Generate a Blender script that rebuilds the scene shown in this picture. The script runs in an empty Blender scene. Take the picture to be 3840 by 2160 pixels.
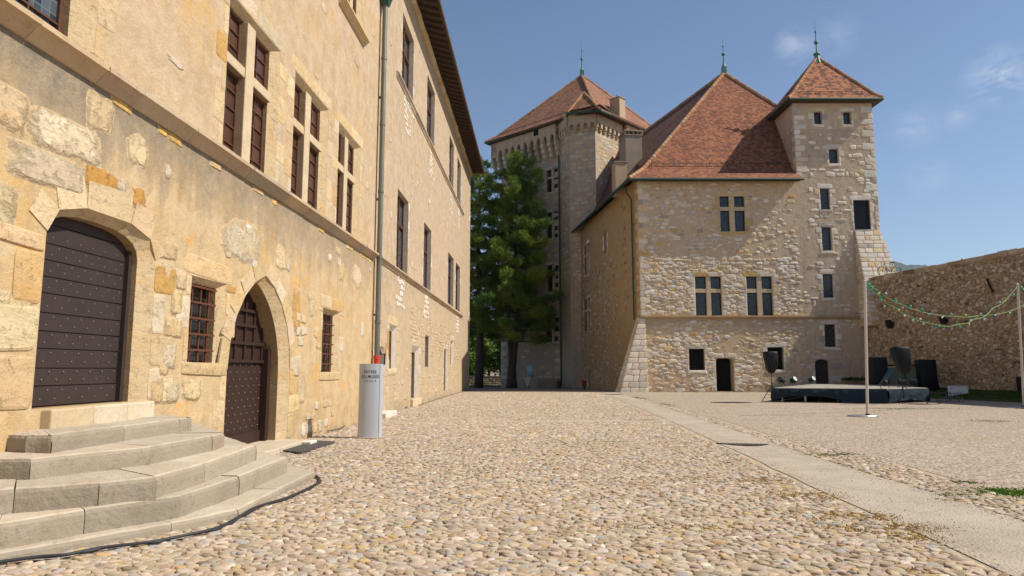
import bpy, math, random
import numpy as np
from mathutils import Vector
from mathutils.geometry import tessellate_polygon
R = math.radians
sc = bpy.context.scene
col = sc.collection
# ------------------------------------------------------------------ survey of the place
# the photograph was measured like a survey: a sight line through an image point, cut by a
# real wall plane or the ground, gives the true position of a thing on that plane
FL = 2500.0; CH = 1.6; PITCH = math.atan(303 / FL)
def sight(x, y):
    dx = (x - 1920) / FL; dz = (1080 - y) / FL; c, s = math.cos(PITCH), math.sin(PITCH)
    return Vector((dx, c - dz * s, s + dz * c))
def on_ground(x, y, z=0.0):
    r = sight(x, y); t = (z - CH) / r.z
    return Vector((r.x * t, r.y * t, z))
def on_plane(x, y, p0, n):
    r = sight(x, y); o = Vector((0, 0, CH)); t = (p0 - o).dot(n) / r.dot(n)
    return o + r * t
def at_depth(x, y, d):
    r = sight(x, y); return Vector((r.x * d / r.y, d, CH + r.z * d / r.y))
ZR = dict(a1=(0,0,.7453),a2=(800,0,.7455),a3=(0,1080,.7455),b1=(1720,150,.4831),b2=(2300,80,.4693),b3=(1740,800,.4832),
          b4=(2300,680,.5658),b5=(2760,900,.5245),c1=(900,1300,.3175),c2=(2880,1180,.2761),c3=(3200,960,.2484),
          c4=(3300,1240,.2484),d1=(2240,1400,.6211),d5=(1760,1240,.2252),d6=(3160,900,.138))
def z(r, x, y):
    a = ZR[r]; return (a[0] + x * a[2], a[1] + y * a[2])

# ------------------------------------------------------------------ frames and mesh builder
class Frame:
    def __init__(s, p, d, n):
        d = Vector((d[0], d[1], 0)).normalized(); n = Vector((n[0], n[1], 0)).normalized()
        s.p = Vector((p[0], p[1], 0)); s.d = d; s.n = n
    def __call__(s, u, n, zz):
        q = s.p + s.d * u + s.n * n; return (q.x, q.y, zz)
    def flip(s):   # True when (d, z) face order points along -n
        return s.d.cross(Vector((0, 0, 1))).dot(s.n) < 0
WORLD = Frame((0, 0), (1, 0), (0, 1))
class MB:
    def __init__(s): s.v = []; s.f = []; s.m = []; s.t = []; s.a = {}
    def add(s, vs, fs, m=0, t=None):
        o = len(s.v); s.v += [tuple(q) for q in vs]
        for f in fs: s.f.append(tuple(i + o for i in f)); s.m.append(m); s.t.append(t)
        return s
    def box(s, fr, u0, u1, n0, n1, z0, z1, m=0, t=None):
        vs = [fr(u, n, q) for q in (z0, z1) for (u, n) in ((u0, n0), (u1, n0), (u1, n1), (u0, n1))]
        s.add(vs, [(0,3,2,1),(4,5,6,7),(0,1,5,4),(1,2,6,5),(2,3,7,6),(3,0,4,7)], m, t); return s
    def hexa(s, b, t4, m=0, t=None):
        s.add(list(b) + list(t4), [(0,3,2,1),(4,5,6,7),(0,1,5,4),(1,2,6,5),(2,3,7,6),(3,0,4,7)], m, t); return s
    def prism(s, fr, poly, n0, n1, m=0, t=None):      # polygon in (u, z), thick along n
        k = len(poly); vs = [fr(u, n0, q) for u, q in poly] + [fr(u, n1, q) for u, q in poly]
        tri = tessellate_polygon([[Vector((u, q, 0)) for u, q in poly]])
        fs = [tuple(a) for a in tri] + [tuple(i + k for i in a[::-1]) for a in tri]
        fs += [(i, (i + 1) % k, (i + 1) % k + k, i + k) for i in range(k)]
        s.add(vs, fs, m, t); return s
    def slab(s, poly, z0, z1, m=0, t=None):           # polygon in plan, thick along z
        k = len(poly); vs = [(x, y, z0) for x, y in poly] + [(x, y, z1) for x, y in poly]
        tri = tessellate_polygon([[Vector((x, y, 0)) for x, y in poly]])
        fs = [tuple(a) for a in tri] + [tuple(i + k for i in a[::-1]) for a in tri]
        fs += [(i, (i + 1) % k, (i + 1) % k + k, i + k) for i in range(k)]
        s.add(vs, fs, m, t); return s
    def tube(s, pts, r, seg=8, m=0, t=None, cap=True):
        pts = [Vector(p) for p in pts]; n = len(pts); rs = r if isinstance(r, (list, tuple)) else [r] * n
        o = len(s.v); a = None
        for i, p in enumerate(pts):
            d = (pts[min(i + 1, n - 1)] - pts[max(i - 1, 0)]).normalized()
            if a is None:
                a = d.cross(Vector((0, 0, 1)))
                if a.length < .1: a = d.cross(Vector((1, 0, 0)))
            a = (a - d * a.dot(d)).normalized(); b = d.cross(a)
            for k in range(seg):
                w = 2 * math.pi * k / seg
                s.v.append(tuple(p + (a * math.cos(w) + b * math.sin(w)) * rs[i]))
        for i in range(n - 1):
            for k in range(seg):
                q = (k + 1) % seg
                s.f.append((o+i*seg+k, o+i*seg+q, o+(i+1)*seg+q, o+(i+1)*seg+k)); s.m.append(m); s.t.append(t)
        if cap:
            s.f.append(tuple(o + k for k in range(seg))[::-1]); s.m.append(m); s.t.append(t)
            s.f.append(tuple(o + (n-1)*seg + k for k in range(seg))); s.m.append(m); s.t.append(t)
        return s
    def lathe(s, c, prof, seg=12, m=0, t=None, axis=None, sq=1.0):
        ax = Vector(axis or (0, 0, 1)).normalized(); a = ax.cross(Vector((0, 1, 0)))
        if a.length < .1: a = ax.cross(Vector((1, 0, 0)))
        a.normalize(); b = ax.cross(a); c = Vector(c); o = len(s.v)
        for r, h in prof:
            for k in range(seg):
                w = 2 * math.pi * k / seg
                s.v.append(tuple(c + ax * h + a * (r * math.cos(w)) + b * (r * sq * math.sin(w))))
        for i in range(len(prof) - 1):
            for k in range(seg):
                q = (k + 1) % seg
                s.f.append((o+i*seg+k, o+i*seg+q, o+(i+1)*seg+q, o+(i+1)*seg+k)); s.m.append(m); s.t.append(t)
        s.f.append(tuple(o + k for k in range(seg))[::-1]); s.m.append(m); s.t.append(t)
        s.f.append(tuple(o + (len(prof)-1)*seg + k for k in range(seg))); s.m.append(m); s.t.append(t)
        return s
    def build(s, name, mats, parent=None, smooth=False, bevel=0, uv=False):
        me = bpy.data.meshes.new(name); me.from_pydata(s.v, [], s.f)
        mats = mats if isinstance(mats, (list, tuple)) else [mats]
        for m in mats: me.materials.append(m)
        me.polygons.foreach_set('material_index', s.m)
        if any(t is not None for t in s.t):
            ca = me.color_attributes.new('tint', 'FLOAT_COLOR', 'CORNER')
            buf = np.ones((len(me.loops), 4), dtype=np.float32)
            k = 0
            for p, t in zip(me.polygons, s.t):
                n = p.loop_total
                if t is not None: buf[k:k + n, :3] = t
                k += n
            if s.a:
                vi = np.zeros(len(me.loops), dtype=np.int32); me.loops.foreach_get('vertex_index', vi); av = np.ones(len(s.v), dtype=np.float32)
                for i_, a_ in s.a.items(): av[i_] = a_
                buf[:, 3] = av[vi]
            ca.data.foreach_set('color', buf.ravel())
        if uv:
            me.update(); ul = me.uv_layers.new(name='UVMap'); out = []
            for p in me.polygons:
                nr = p.normal; h = Vector((0, 0, 1)).cross(nr)
                h = h.normalized() if h.length > .05 else Vector((1, 0, 0)); g = nr.cross(h)
                for vi in p.vertices:
                    q = me.vertices[vi].co; out += [q.dot(h), q.dot(g)]
            ul.data.foreach_set('uv', out)
        if smooth: me.polygons.foreach_set('use_smooth', [True] * len(me.polygons))
        me.update()
        o = bpy.data.objects.new(name, me); col.objects.link(o); place(o, parent)
        if bevel:
            b = o.modifiers.new('bevel', 'BEVEL'); b.width = bevel; b.segments = 2; b.limit_method = 'ANGLE'; b.angle_limit = R(35)
        return o
def place(o, parent):
    if parent is not None:
        o.parent = parent
        if parent.type == 'EMPTY': o.location = -parent.location
def thing(name, label, cat, loc, group=None):
    o = bpy.data.objects.new(name, None); o.empty_display_size = .3; col.objects.link(o); o.location = loc
    o['label'] = label; o['category'] = cat
    if group: o['group'] = group
    return o
def tag(o, label, cat, group=None):
    o['label'] = label; o['category'] = cat
    if group: o['group'] = group
    return o
def copy_thing(o, delta, label):
    c = o.copy(); col.objects.link(c); c.location = o.location + Vector(delta); c['label'] = label
    for ch in list(o.children):
        d = ch.copy(); col.objects.link(d); d.parent = c
        for g in list(ch.children):
            e = g.copy(); col.objects.link(e); e.parent = d
    return c

# ------------------------------------------------------------------ materials
def srgb(r, g, b):
    return tuple(((c / 255) / 12.92 if c / 255 <= .04045 else ((c / 255 + .055) / 1.055) ** 2.4) for c in (r, g, b))
class NT:
    def __init__(s, name, rough=.85, metal=0.0, spec=.3):
        s.mat = bpy.data.materials.new(name); s.mat.use_nodes = True; s.t = s.mat.node_tree
        s.bsdf = s.t.nodes['Principled BSDF']
        s.bsdf.inputs['Roughness'].default_value = rough; s.bsdf.inputs['Metallic'].default_value = metal
        s.bsdf.inputs['Specular IOR Level'].default_value = spec
        s._tc = None
    def n(s, typ, **kw):
        q = s.t.nodes.new(typ)
        for k, v in kw.items(): setattr(q, k, v)
        return q
    def link(s, a, b): s.t.links.new(a, b)
    def co(s, kind='Object'):
        if s._tc is None: s._tc = s.n('ShaderNodeTexCoord')
        return s._tc.outputs[kind]
    def mapping(s, scale, loc=(0, 0, 0), kind='Object', rot=(0, 0, 0)):
        m = s.n('ShaderNodeMapping'); m.inputs['Scale'].default_value = scale; m.inputs['Location'].default_value = loc
        m.inputs['Rotation'].default_value = rot; s.link(s.co(kind), m.inputs['Vector']); return m.outputs[0]
    def noise(s, scale, detail=4, rough=.55, vec=None, dist=0.0):
        q = s.n('ShaderNodeTexNoise'); q.inputs['Scale'].default_value = scale; q.inputs['Detail'].default_value = detail
        q.inputs['Roughness'].default_value = rough; q.inputs['Distortion'].default_value = dist
        s.link(vec if vec is not None else s.co(), q.inputs['Vector']); return q.outputs['Fac']
    def voro(s, scale, feature='F1', out='Distance', vec=None, rnd=1.0):
        q = s.n('ShaderNodeTexVoronoi', feature=feature); q.inputs['Scale'].default_value = scale
        q.inputs['Randomness'].default_value = rnd
        s.link(vec if vec is not None else s.co(), q.inputs['Vector']); return q.outputs[out]
    def ramp(s, fac, stops, interp='LINEAR'):
        q = s.n('ShaderNodeValToRGB'); e = q.color_ramp; e.interpolation = interp
        while len(e.elements) < len(stops): e.elements.new(.5)
        for el, (p, c) in zip(e.elements, stops):
            el.position = p; el.color = (c, c, c, 1) if isinstance(c, (int, float)) else (*c, 1)
        s.link(fac, q.inputs['Fac']); return q.outputs['Color']
    def mix(s, fac, a, b, mode='MIX'):
        q = s.n('ShaderNodeMix', data_type='RGBA', blend_type=mode)
        for sock, val in ((q.inputs[0], fac), (q.inputs[6], a), (q.inputs[7], b)):
            if isinstance(val, (int, float)): sock.default_value = val
            elif isinstance(val, tuple): sock.default_value = (*val, 1)
            else: s.link(val, sock)
        return q.outputs[2]
    def math(s, op, a, b=0.0, c=None, clamp=False):
        q = s.n('ShaderNodeMath', operation=op, use_clamp=clamp)
        for sock, val in zip(q.inputs, (a, b, c)):
            if val is None: continue
            if isinstance(val, (int, float)): sock.default_value = val
            else: s.link(val, sock)
        return q.outputs[0]
    def xyz(s, vec=None):
        q = s.n('ShaderNodeSeparateXYZ'); s.link(vec if vec is not None else s.co(), q.inputs[0]); return q.outputs
    def rng(s, v, a, b, c=0.0, d=1.0):
        q = s.n('ShaderNodeMapRange'); s.link(v, q.inputs[0])
        for i, k in enumerate((a, b, c, d)): q.inputs[i + 1].default_value = k
        return q.outputs[0]
    def tint(s):
        q = s.n('ShaderNodeVertexColor', layer_name='tint'); return q.outputs['Color']
    def color(s, c):
        if isinstance(c, tuple): s.bsdf.inputs['Base Color'].default_value = (*c, 1)
        else: s.link(c, s.bsdf.inputs['Base Color'])
    def bump(s, h, strength=.5, dist=.02, prev=None):
        q = s.n('ShaderNodeBump'); q.inputs['Strength'].default_value = strength; q.inputs['Distance'].default_value = dist
        s.link(h, q.inputs['Height'])
        if prev is not None: s.link(prev, q.inputs['Normal'])
        s.link(q.outputs[0], s.bsdf.inputs['Normal']); return q.outputs[0]
def plain(name, c, rough=.6, metal=0.0, var=.25, scale=6.0, bump=.15, spec=.3):
    t = NT(name, rough, metal, spec); n = t.noise(scale, 5, .6)
    t.color(t.mix(n, tuple(q * (1 - var) for q in c), tuple(min(1, q * (1 + var)) for q in c)))
    if bump: t.bump(t.noise(scale * 8, 4, .6), bump, .01)
    return t.mat

def m_stone(name, tinted=True, base=(.5, .44, .34), grain=14.0, bump=.7, veins=.35, dist=.02, ani=3.5, blend=None):
    t = NT(name, .9, 0, .15)
    c = t.tint() if tinted else None
    n1 = t.noise(grain * .25, 6, .62, dist=.6); n2 = t.noise(grain * 2.2, 5, .65)
    b = c if tinted else base
    c1 = t.mix(t.rng(n1, .3, .7), t.mix(1.0, b, (.84, .81, .77), 'MULTIPLY'), b)
    c2 = t.mix(t.rng(n2, .35, .75, 0, .5), c1, t.mix(1.0, c1, (1.18, 1.16, 1.1), 'MULTIPLY'))
    st = t.noise(1.0, 6, .72, t.mapping((grain * .14, grain * .14, grain * .14 * ani)), dist=.7)
    vm = t.math('MULTIPLY', t.rng(st, .5, .68, 0, veins), t.rng(t.noise(grain * .12, 3, .6), .42, .6))
    c3 = t.mix(vm, c2, (.5, .27, .08))
    cr = t.math('ABSOLUTE', t.math('SUBTRACT', st, .47)); c3 = t.mix(t.rng(cr, 0, .012, min(.5, veins), 0), c3, (.26, .17, .09))
    pit = t.rng(t.noise(grain * 1.2, 5, .75), .33, .42, .4, 0); c3 = t.mix(pit, c3, t.mix(1.0, c3, (.45, .4, .34), 'MULTIPLY'))
    if blend:        # render coat lapping raggedly over the rim of each stone
        at = t.n('ShaderNodeVertexColor', layer_name='tint'); al = t.math('ADD', at.outputs['Alpha'], t.math('MULTIPLY', t.math('SUBTRACT', t.noise(7, 7, .72, dist=.8), .5), 2.6))
        f_ = t.rng(al, .38, .6); mid = t.noise(2.6, 6, .62, dist=.5); pc = t.mix(t.rng(mid, .38, .66, 0, .8), blend, t.mix(1.0, blend, (.8, .75, .67), 'MULTIPLY'))
        pc = t.mix(t.rng(t.noise(38, 4, .7), .35, .65, 0, .6), pc, t.mix(1.0, pc, (.76, .72, .66), 'MULTIPLY'))
        c3 = t.mix(f_, pc, c3)
    t.color(c3)
    h = t.math('ADD', t.math('MULTIPLY', n1, .8), t.math('MULTIPLY', n2, .4)); h = t.math('ADD', h, t.math('MULTIPLY', st, .7))
    if blend: h = t.math('MULTIPLY', h, t.math('ADD', .4, t.math('MULTIPLY', t.rng(al, .25, .8), .7)))
    t.bump(h, bump, dist); return t.mat

def m_plaster(name, hi, lo, yellow, grey_course=None, streak=0.0, ymask=.55, dirt=None, ochre=0):
    t = NT(name, .93, 0, .1); X = t.xyz()
    big = t.noise(.55, 5, .6, dist=.4); mid = t.noise(2.6, 6, .62, dist=.5); fine = t.noise(38, 4, .7)
    c = t.mix(t.rng(X[2], 3.5, 6.5), lo, hi)
    c = t.mix(t.rng(mid, .38, .66, 0, .8), c, t.mix(1.0, c, (.8, .75, .67), 'MULTIPLY'))
    pale = t.rng(t.noise(1.7, 6, .68, dist=.6), .52, .66, 0, .45); c = t.mix(pale, c, t.mix(1.0, c, (1.12, 1.14, 1.2), 'MULTIPLY'))
    ym = t.math('MULTIPLY', t.rng(big, ymask - .04, ymask + .16), t.rng(t.noise(1.3, 6, .7, dist=.8), .42, .62))
    c = t.mix(t.math('MULTIPLY', ym, .75), c, yellow)
    if ochre:
        om = t.math('MULTIPLY', t.rng(t.noise(2.4, 7, .74, dist=.5), .535, .6), t.rng(X[2], 3.6, 5.0, 1, .12)); om = t.math('MULTIPLY', om, t.rng(t.noise(.5, 3, .6), .44, .56))
        c = t.mix(t.math('MULTIPLY', om, ochre), c, (.66, .36, .1))
    if streak:
        v = t.mapping((5.5, 5.5, .28)); st = t.noise(1.0, 5, .65, v)
        c = t.mix(t.rng(st, .5, .78, 0, streak), c, t.mix(1.0, c, (.6, .55, .48), 'MULTIPLY'))
    if grey_course:     # grime that runs down under the projecting course, heaviest in the near bays
        zc, depth, y0, y1, amt = grey_course
        drip = t.math('MULTIPLY', t.noise(1.0, 5, .6, t.mapping((2.2, 2.2, .5))), depth * 1.7)
        g = t.math('SUBTRACT', 1.0, t.math('DIVIDE', t.math('SUBTRACT', zc, X[2]), drip, clamp=True), clamp=True)
        below = t.math('LESS_THAN', X[2], zc)
        g = t.math('POWER', g, .6)
        g = t.math('MULTIPLY', t.math('MULTIPLY', g, below), t.rng(X[1], y0, y1, amt, amt * .35))
        g = t.math('MULTIPLY', g, t.rng(t.noise(3.5, 7, .7), .25, .6, .45, 1))
        c = t.mix(t.math('MULTIPLY', g, .85, clamp=True), c, (.2, .175, .14))
    # small chips of white lime and open pores
    ch = t.rng(t.noise(7.5, 5, .75, dist=.5), .68, .72)
    ch = t.math('MULTIPLY', ch, t.rng(t.noise(.9, 3, .6), .5, .62))
    c = t.mix(t.math('MULTIPLY', ch, .65), c, (.72, .68, .6))
    po = t.rng(t.voro(9.0), .035, .06, .65, 0)
    c = t.mix(t.math('MULTIPLY', po, t.rng(t.noise(3, 3, .6), .5, .6)), c, (.2, .13, .07))
    if dirt:
        dm = t.math('MULTIPLY', t.rng(X[2], 0, dirt, 1, 0), t.rng(mid, .35, .7, .2, .9))
        c = t.mix(t.math('MULTIPLY', dm, .6), c, (.27, .22, .15))
    c = t.mix(t.rng(fine, .35, .65, 0, .6), c, t.mix(1.0, c, (.76, .72, .66), 'MULTIPLY'))
    t.color(c)
    h = t.math('ADD', t.math('MULTIPLY', mid, 1.1), t.math('MULTIPLY', fine, .22))
    h = t.math('ADD', h, t.math('MULTIPLY', t.noise(11, 5, .6), .4))
    t.bump(h, .8, .04); return t.mat

def m_tiles(name, pal, w=.18, h=.135, dark=.5, bumpd=.03):
    t = NT(name, .85, 0, .2); uv = t.xyz(t.co('UV'))
    row = t.math('DIVIDE', uv[1], h); fr = t.math('FLOOR', row)
    off = t.math('MULTIPLY', t.math('MODULO', fr, 2.0), .5)
    cu = t.math('ADD', t.math('DIVIDE', uv[0], w), off); fc = t.math('FLOOR', cu)
    cv = t.n('ShaderNodeCombineXYZ'); t.link(fc, cv.inputs[0]); t.link(fr, cv.inputs[1])
    wn = t.n('ShaderNodeTexWhiteNoise', noise_dimensions='2D'); t.link(cv.outputs[0], wn.inputs['Vector'])
    big = t.noise(.7, 3, .6); k = t.math('ADD', t.math('MULTIPLY_ADD', wn.outputs['Value'], .72, .14), t.math('MULTIPLY', t.math('SUBTRACT', big, .5), .45))
    c = t.ramp(k, pal)
    fy = t.math('FRACT', row); fx = t.math('FRACT', cu)
    edge = t.math('MULTIPLY', t.math('ABSOLUTE', t.math('SUBTRACT', fx, .5)), 2.0)
    low = t.math('ADD', fy, t.math('MULTIPLY', t.math('POWER', edge, 2.5), -.22))   # rounded tails
    gap = t.rng(low, 0.02, .12, dark, 0)
    c = t.mix(gap, c, (.05, .025, .018))
    c = t.mix(t.rng(t.noise(9, 4, .6), .4, .8, 0, .3), c, (.11, .09, .06))
    t.color(c)
    hh = t.math('ADD', t.math('SUBTRACT', 1.0, t.math('MAXIMUM', low, 0.0)), t.math('MULTIPLY', t.rng(edge, .86, 1, 0, 1), -.5))
    t.bump(hh, .9, bumpd); return t.mat

def m_glass(name, lead=.14, c1=(.012, .018, .028), c2=(.06, .062, .058), leadc=(.012, .012, .012), w=.1):
    t = NT(name, .18, 0, .5); X = t.xyz(); cv = t.n('ShaderNodeCombineXYZ')
    t.link(t.math('ADD', X[0], X[1]), cv.inputs[0]); t.link(X[2], cv.inputs[1])
    b = t.n('ShaderNodeTexBrick'); b.offset = 0.0; b.inputs['Scale'].default_value = 1.0
    b.inputs['Brick Width'].default_value = w; b.inputs['Row Height'].default_value = lead
    b.inputs['Mortar Size'].default_value = .008; b.inputs['Mortar Smooth'].default_value = .1
    b.inputs['Color1'].default_value = (*c1, 1); b.inputs['Color2'].default_value = (*c2, 1); b.inputs['Mortar'].default_value = (*leadc, 1)
    t.link(cv.outputs[0], b.inputs['Vector']); t.color(b.outputs['Color'])
    t.bump(t.noise(7, 2, .5), .25, .02); return t.mat
# ------------------------------------------------------------------ building kit
def opening(u0, u1, z0, z1, kind='rect', rise=.3):
    if kind == 'rect': return [(u0, z0), (u1, z0), (u1, z1), (u0, z1)]
    pts = [(u0, z0), (u1, z0)]; w = u1 - u0; uc = (u0 + u1) / 2; zs = z1 - rise; N = 10
    if kind == 'point':      # two arcs
        r = (rise ** 2 + (w / 2) ** 2) / w; a1 = math.atan2(rise, r - w / 2) if r > w / 2 else math.pi / 2
        for i in range(N + 1): a = a1 * i / N; pts.append((u1 - r + r * math.cos(a), zs + r * math.sin(a)))
        for i in range(1, N + 1): a = a1 * (1 - i / N); pts.append((u0 + r - r * math.cos(a), zs + r * math.sin(a)))
    else:                    # flattened arch
        for i in range(N + 1):
            a = math.pi * i / N; c, s_ = math.cos(a), math.sin(a)
            pts.append((uc + w / 2 * (abs(c) ** .75) * (1 if c > 0 else -1), zs + rise * (s_ ** .8 if s_ > 0 else 0)))
    return pts
class Op:
    def __init__(s, u0, u1, z0, z1, depth=.35, ch=0.0, kind='rect', rise=.3, floor=True, near=None, stain=.62):
        s.u0, s.u1, s.z0, s.z1, s.depth, s.ch, s.kind, s.rise = u0, u1, z0, z1, depth, ch, kind, rise
        s.chl = ch if near is None else near; s.stain = stain
    def outer(s): return opening(s.u0, s.u1, s.z0, s.z1, s.kind, s.rise)
    def inner(s):
        return opening(s.u0 + s.chl, s.u1 - s.ch, s.z0, s.z1 - s.ch * .5, s.kind, max(.02, s.rise - s.ch * .25))
    def hit(s, u, q, pad=.12):
        return s.u0 - pad < u < s.u1 + pad and s.z0 - pad < q < s.z1 + pad
def wall(mb, fr, outline, ops, m=0, mr=1, back=None, t=None):
    loops = [outline] + [o.outer() for o in ops]
    flat = [p for l in loops for p in l]
    tri = tessellate_polygon([[Vector((u, q, 0)) for u, q in l] for l in loops])
    vs = [fr(u, 0, q) for u, q in flat]; fs = []
    for a in tri:
        p, q, r = (Vector(vs[i]) for i in a)
        nn = (q - p).cross(r - p); fs.append(tuple(a) if nn.dot(fr.n) > 0 else tuple(a[::-1]))
    mb.add(vs, fs, m, t)
    for o in ops:
        A = o.outer(); B = o.inner() if o.ch else A; c = min(o.ch * .45, .12) if o.ch else 0; k = len(A)
        rings = [[fr(u, 0, q) for u, q in A]]
        if o.ch: rings.append([fr(u, -c, q) for u, q in B])
        rings.append([fr(u, -o.depth, q) for u, q in B])
        vs = [p for r in rings for p in r]; fs = []
        for j in range(len(rings) - 1):
            for i in range(k): fs.append((j*k+i, j*k+(i+1)%k, (j+1)*k+(i+1)%k, (j+1)*k+i))
        tt = (.5, .42, .3) if t is None else t
        if o.ch and o.stain < 1:      # chamfer keeps the plain tint, the deeper reveal gets a darker one
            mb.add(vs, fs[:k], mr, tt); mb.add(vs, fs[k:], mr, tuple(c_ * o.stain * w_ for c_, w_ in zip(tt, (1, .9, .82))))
        else: mb.add(vs, fs, mr, tt)
WHITE = [((.74, .7, .63), 4), ((.62, .58, .52), 3), ((.72, .65, .54), 3), ((.42, .38, .34), 1), ((.62, .5, .33), .8)]
YEL = [((.57, .435, .25), 5), ((.6, .475, .3), 5), ((.55, .38, .18), 1.4), ((.58, .485, .35), 3), ((.5, .3, .11), .4)]
MIXD = [((.7, .62, .5), 4), ((.67, .51, .31), 2.2), ((.62, .57, .5), 3), ((.6, .4, .18), .9), ((.4, .35, .3), 1)]
PALE = [((.57, .49, .38), 4), ((.51, .43, .33), 3), ((.56, .45, .3), 2), ((.66, .62, .55), 1.4)]
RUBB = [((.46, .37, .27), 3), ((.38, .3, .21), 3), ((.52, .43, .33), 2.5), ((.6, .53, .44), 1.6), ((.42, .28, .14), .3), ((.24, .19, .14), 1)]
def pick(rnd, pal):
    s = sum(w for _, w in pal); r = rnd.random() * s
    for c, w in pal:
        r -= w
        if r <= 0: break
    k = .9 + rnd.random() * .2
    return tuple(min(1, q * k * (.97 + rnd.random() * .06)) for q in c)
EDGE = [None]
def stone(mb, fr, rnd, uc, zc, w, h, pr, pal, m=0, sq=.5, jit=.1, N=12, off=0.0):
    t = pick(rnd, pal) if isinstance(pal, list) else pal
    out = []; tw = rnd.uniform(-.06, .06)
    for k in range(N):
        a = 2 * math.pi * (k + .5) / N; c, s_ = math.cos(a), math.sin(a)
        c = math.copysign(abs(c) ** sq, c); s_ = math.copysign(abs(s_) ** sq, s_)
        j = 1 + rnd.uniform(-jit, jit)
        out.append((c * w / 2 * j, s_ * h / 2 * (1 + rnd.uniform(-jit, jit)) + c * w / 2 * tw))
    rr = [(1.0, off - .012), (.97, off + pr * .55), (.86, off + pr)] if EDGE[0] != 'blend' else [(1.16, off - .006), (1.1, off + .0015), (.8, off + pr)]
    vs = [fr(uc + x * k, n, zc + y * k) for k, n in rr for x, y in out]
    vs.append(fr(uc, off + pr * (1 + rnd.uniform(0, .5)), zc)); fs = []
    for j in (0, 1):
        for i in range(N): fs.append((j*N+i, j*N+(i+1)%N, (j+1)*N+(i+1)%N, (j+1)*N+i))
    for i in range(N): fs.append((2*N+i, 2*N+(i+1)%N, 3*N))
    mb.add(vs, fs, m, t)
    b_ = len(mb.v) - (3 * N + 1)
    if EDGE[0] == 'blend':
        for i in range(N): mb.a[b_ + i] = 0.0; mb.a[b_ + N + i] = .12; mb.a[b_ + 2 * N + i] = .8
    elif EDGE[0]:      # mortar smeared over the stone's rim
        e_ = EDGE[0]; mix = lambda k: tuple(a * (1 - k) + b * k for a, b in zip(t, e_))
        for i in range(2 * N): mb.t[-len(fs) + i] = mix(.85 if i < N else .5 + rnd.uniform(-.25, .25))
def stones(mb, fr, rnd, reg, keep, rows, wid, pr, pal, m=0, joint=.03, sq=.5, jit=.1, N=12, off=0.0, ops=()):
    u0, u1, z0, z1 = reg; q = z0
    while q < z1:
        h = rnd.uniform(*rows); u = u0 + rnd.uniform(-.3, 0)
        while u < u1:
            w = rnd.uniform(*wid); uc, zc = u + w / 2, q + h / 2 + rnd.uniform(-.02, .02)
            if u >= u0 - .05 and u + w < u1 + .05 and rnd.random() < keep(uc, zc) and not any(o.u0 - w / 2 < uc < o.u1 + w / 2 and o.z0 - h / 2 < zc < o.z1 + h / 2 for o in ops):
                p = pal(uc, zc) if callable(pal) else pal
                hk = rnd.uniform(.68, 1.0); zc += rnd.uniform(-.5, .5) * h * (1 - hk)
                stone(mb, fr, rnd, uc, zc, w * rnd.uniform(.85, 1.0) - joint, h * hk - joint * .6, pr * rnd.uniform(.6, 1.3), p, m, sq, jit, N, off)
            u += w
        q += h
def rubble(mb, fr, reg, n, seed, pal, smin=.08, smax=.34, pr=.05, m=1, keep=None, ops=(), asp=(.6, .8)):
    rk = random.Random(seed); cell = {}; k = 0
    for t_ in range(n * 3):      # big stones first, smaller ones pinned into the gaps
        f = t_ / (n * 3); w = smin + (smax - smin) * (1 - f) ** 2.2 * rk.uniform(.6, 1.1); u = rk.uniform(reg[0], reg[1]); q = rk.uniform(reg[2], reg[3]); r_ = w * .37
        if keep and rk.random() > keep(u, q): continue
        if any(o.u0 - w * .6 < u < o.u1 + w * .6 and o.z0 - w * .5 < q < o.z1 + w * .5 for o in ops): continue
        ci, cj = int(u / .6), int(q / .6)
        if any((u - a) ** 2 + ((q - b) * 1.35) ** 2 < (r_ + c_) ** 2 for i in (-1, 0, 1) for j in (-1, 0, 1) for a, b, c_ in cell.get((ci + i, cj + j), ())): continue
        cell.setdefault((ci, cj), []).append((u, q, r_)); stone(mb, fr, rk, u, q, w, w * rk.uniform(*asp), pr * rk.uniform(.3, 1.2) * min(1, w / .2), pal, m, .75, .2, 9); k += 1
    return k
def crisp(f):      # dressed stones keep clean arrises even inside a rendered wall
    def g(*a, **k):
        e_ = EDGE[0]; EDGE[0] = None; f(*a, **k); EDGE[0] = e_
    return g
@crisp
def quoins(mb, fr, rnd, u, z0, z1, side, pal, pr=.012, hh=(.28, .46), ww=(.35, .75), m=0, joint=.025):
    q = z0; k = 0
    while q < z1:
        h = min(rnd.uniform(*hh), z1 - q)
        if h < .1: break
        w = ww[1] * rnd.uniform(.85, 1.1) if k % 2 else ww[0] * rnd.uniform(.8, 1.2)
        stone(mb, fr, rnd, u + side * w / 2, q + h / 2, w, h - joint, pr, pal, m, .22, .03, 12); q += h; k += 1
@crisp
def surround(mb, fr, rnd, o, pal, pr=.012, m=0, top=True, sill=True, jw=(.16, .34), hh=(.3, .5)):
    quoins(mb, fr, rnd, o.u0, o.z0, o.z1, -1, pal, pr, hh, jw, m); quoins(mb, fr, rnd, o.u1, o.z0, o.z1, 1, pal, pr, hh, jw, m)
    if top and o.kind == 'rect':
        k = 2 if o.u1 - o.u0 > 1.4 else 1; w = (o.u1 - o.u0 + .5) / k
        for i in range(k): stone(mb, fr, rnd, o.u0 - .25 + w * (i + .5), o.z1 + .17, w - .02, .32, pr, pal, m, .25, .04)
    if sill: stone(mb, fr, rnd, (o.u0 + o.u1) / 2, o.z0 - .11, o.u1 - o.u0 + .3, .2, pr * 2.5, pal, m, .2, .03)
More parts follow.
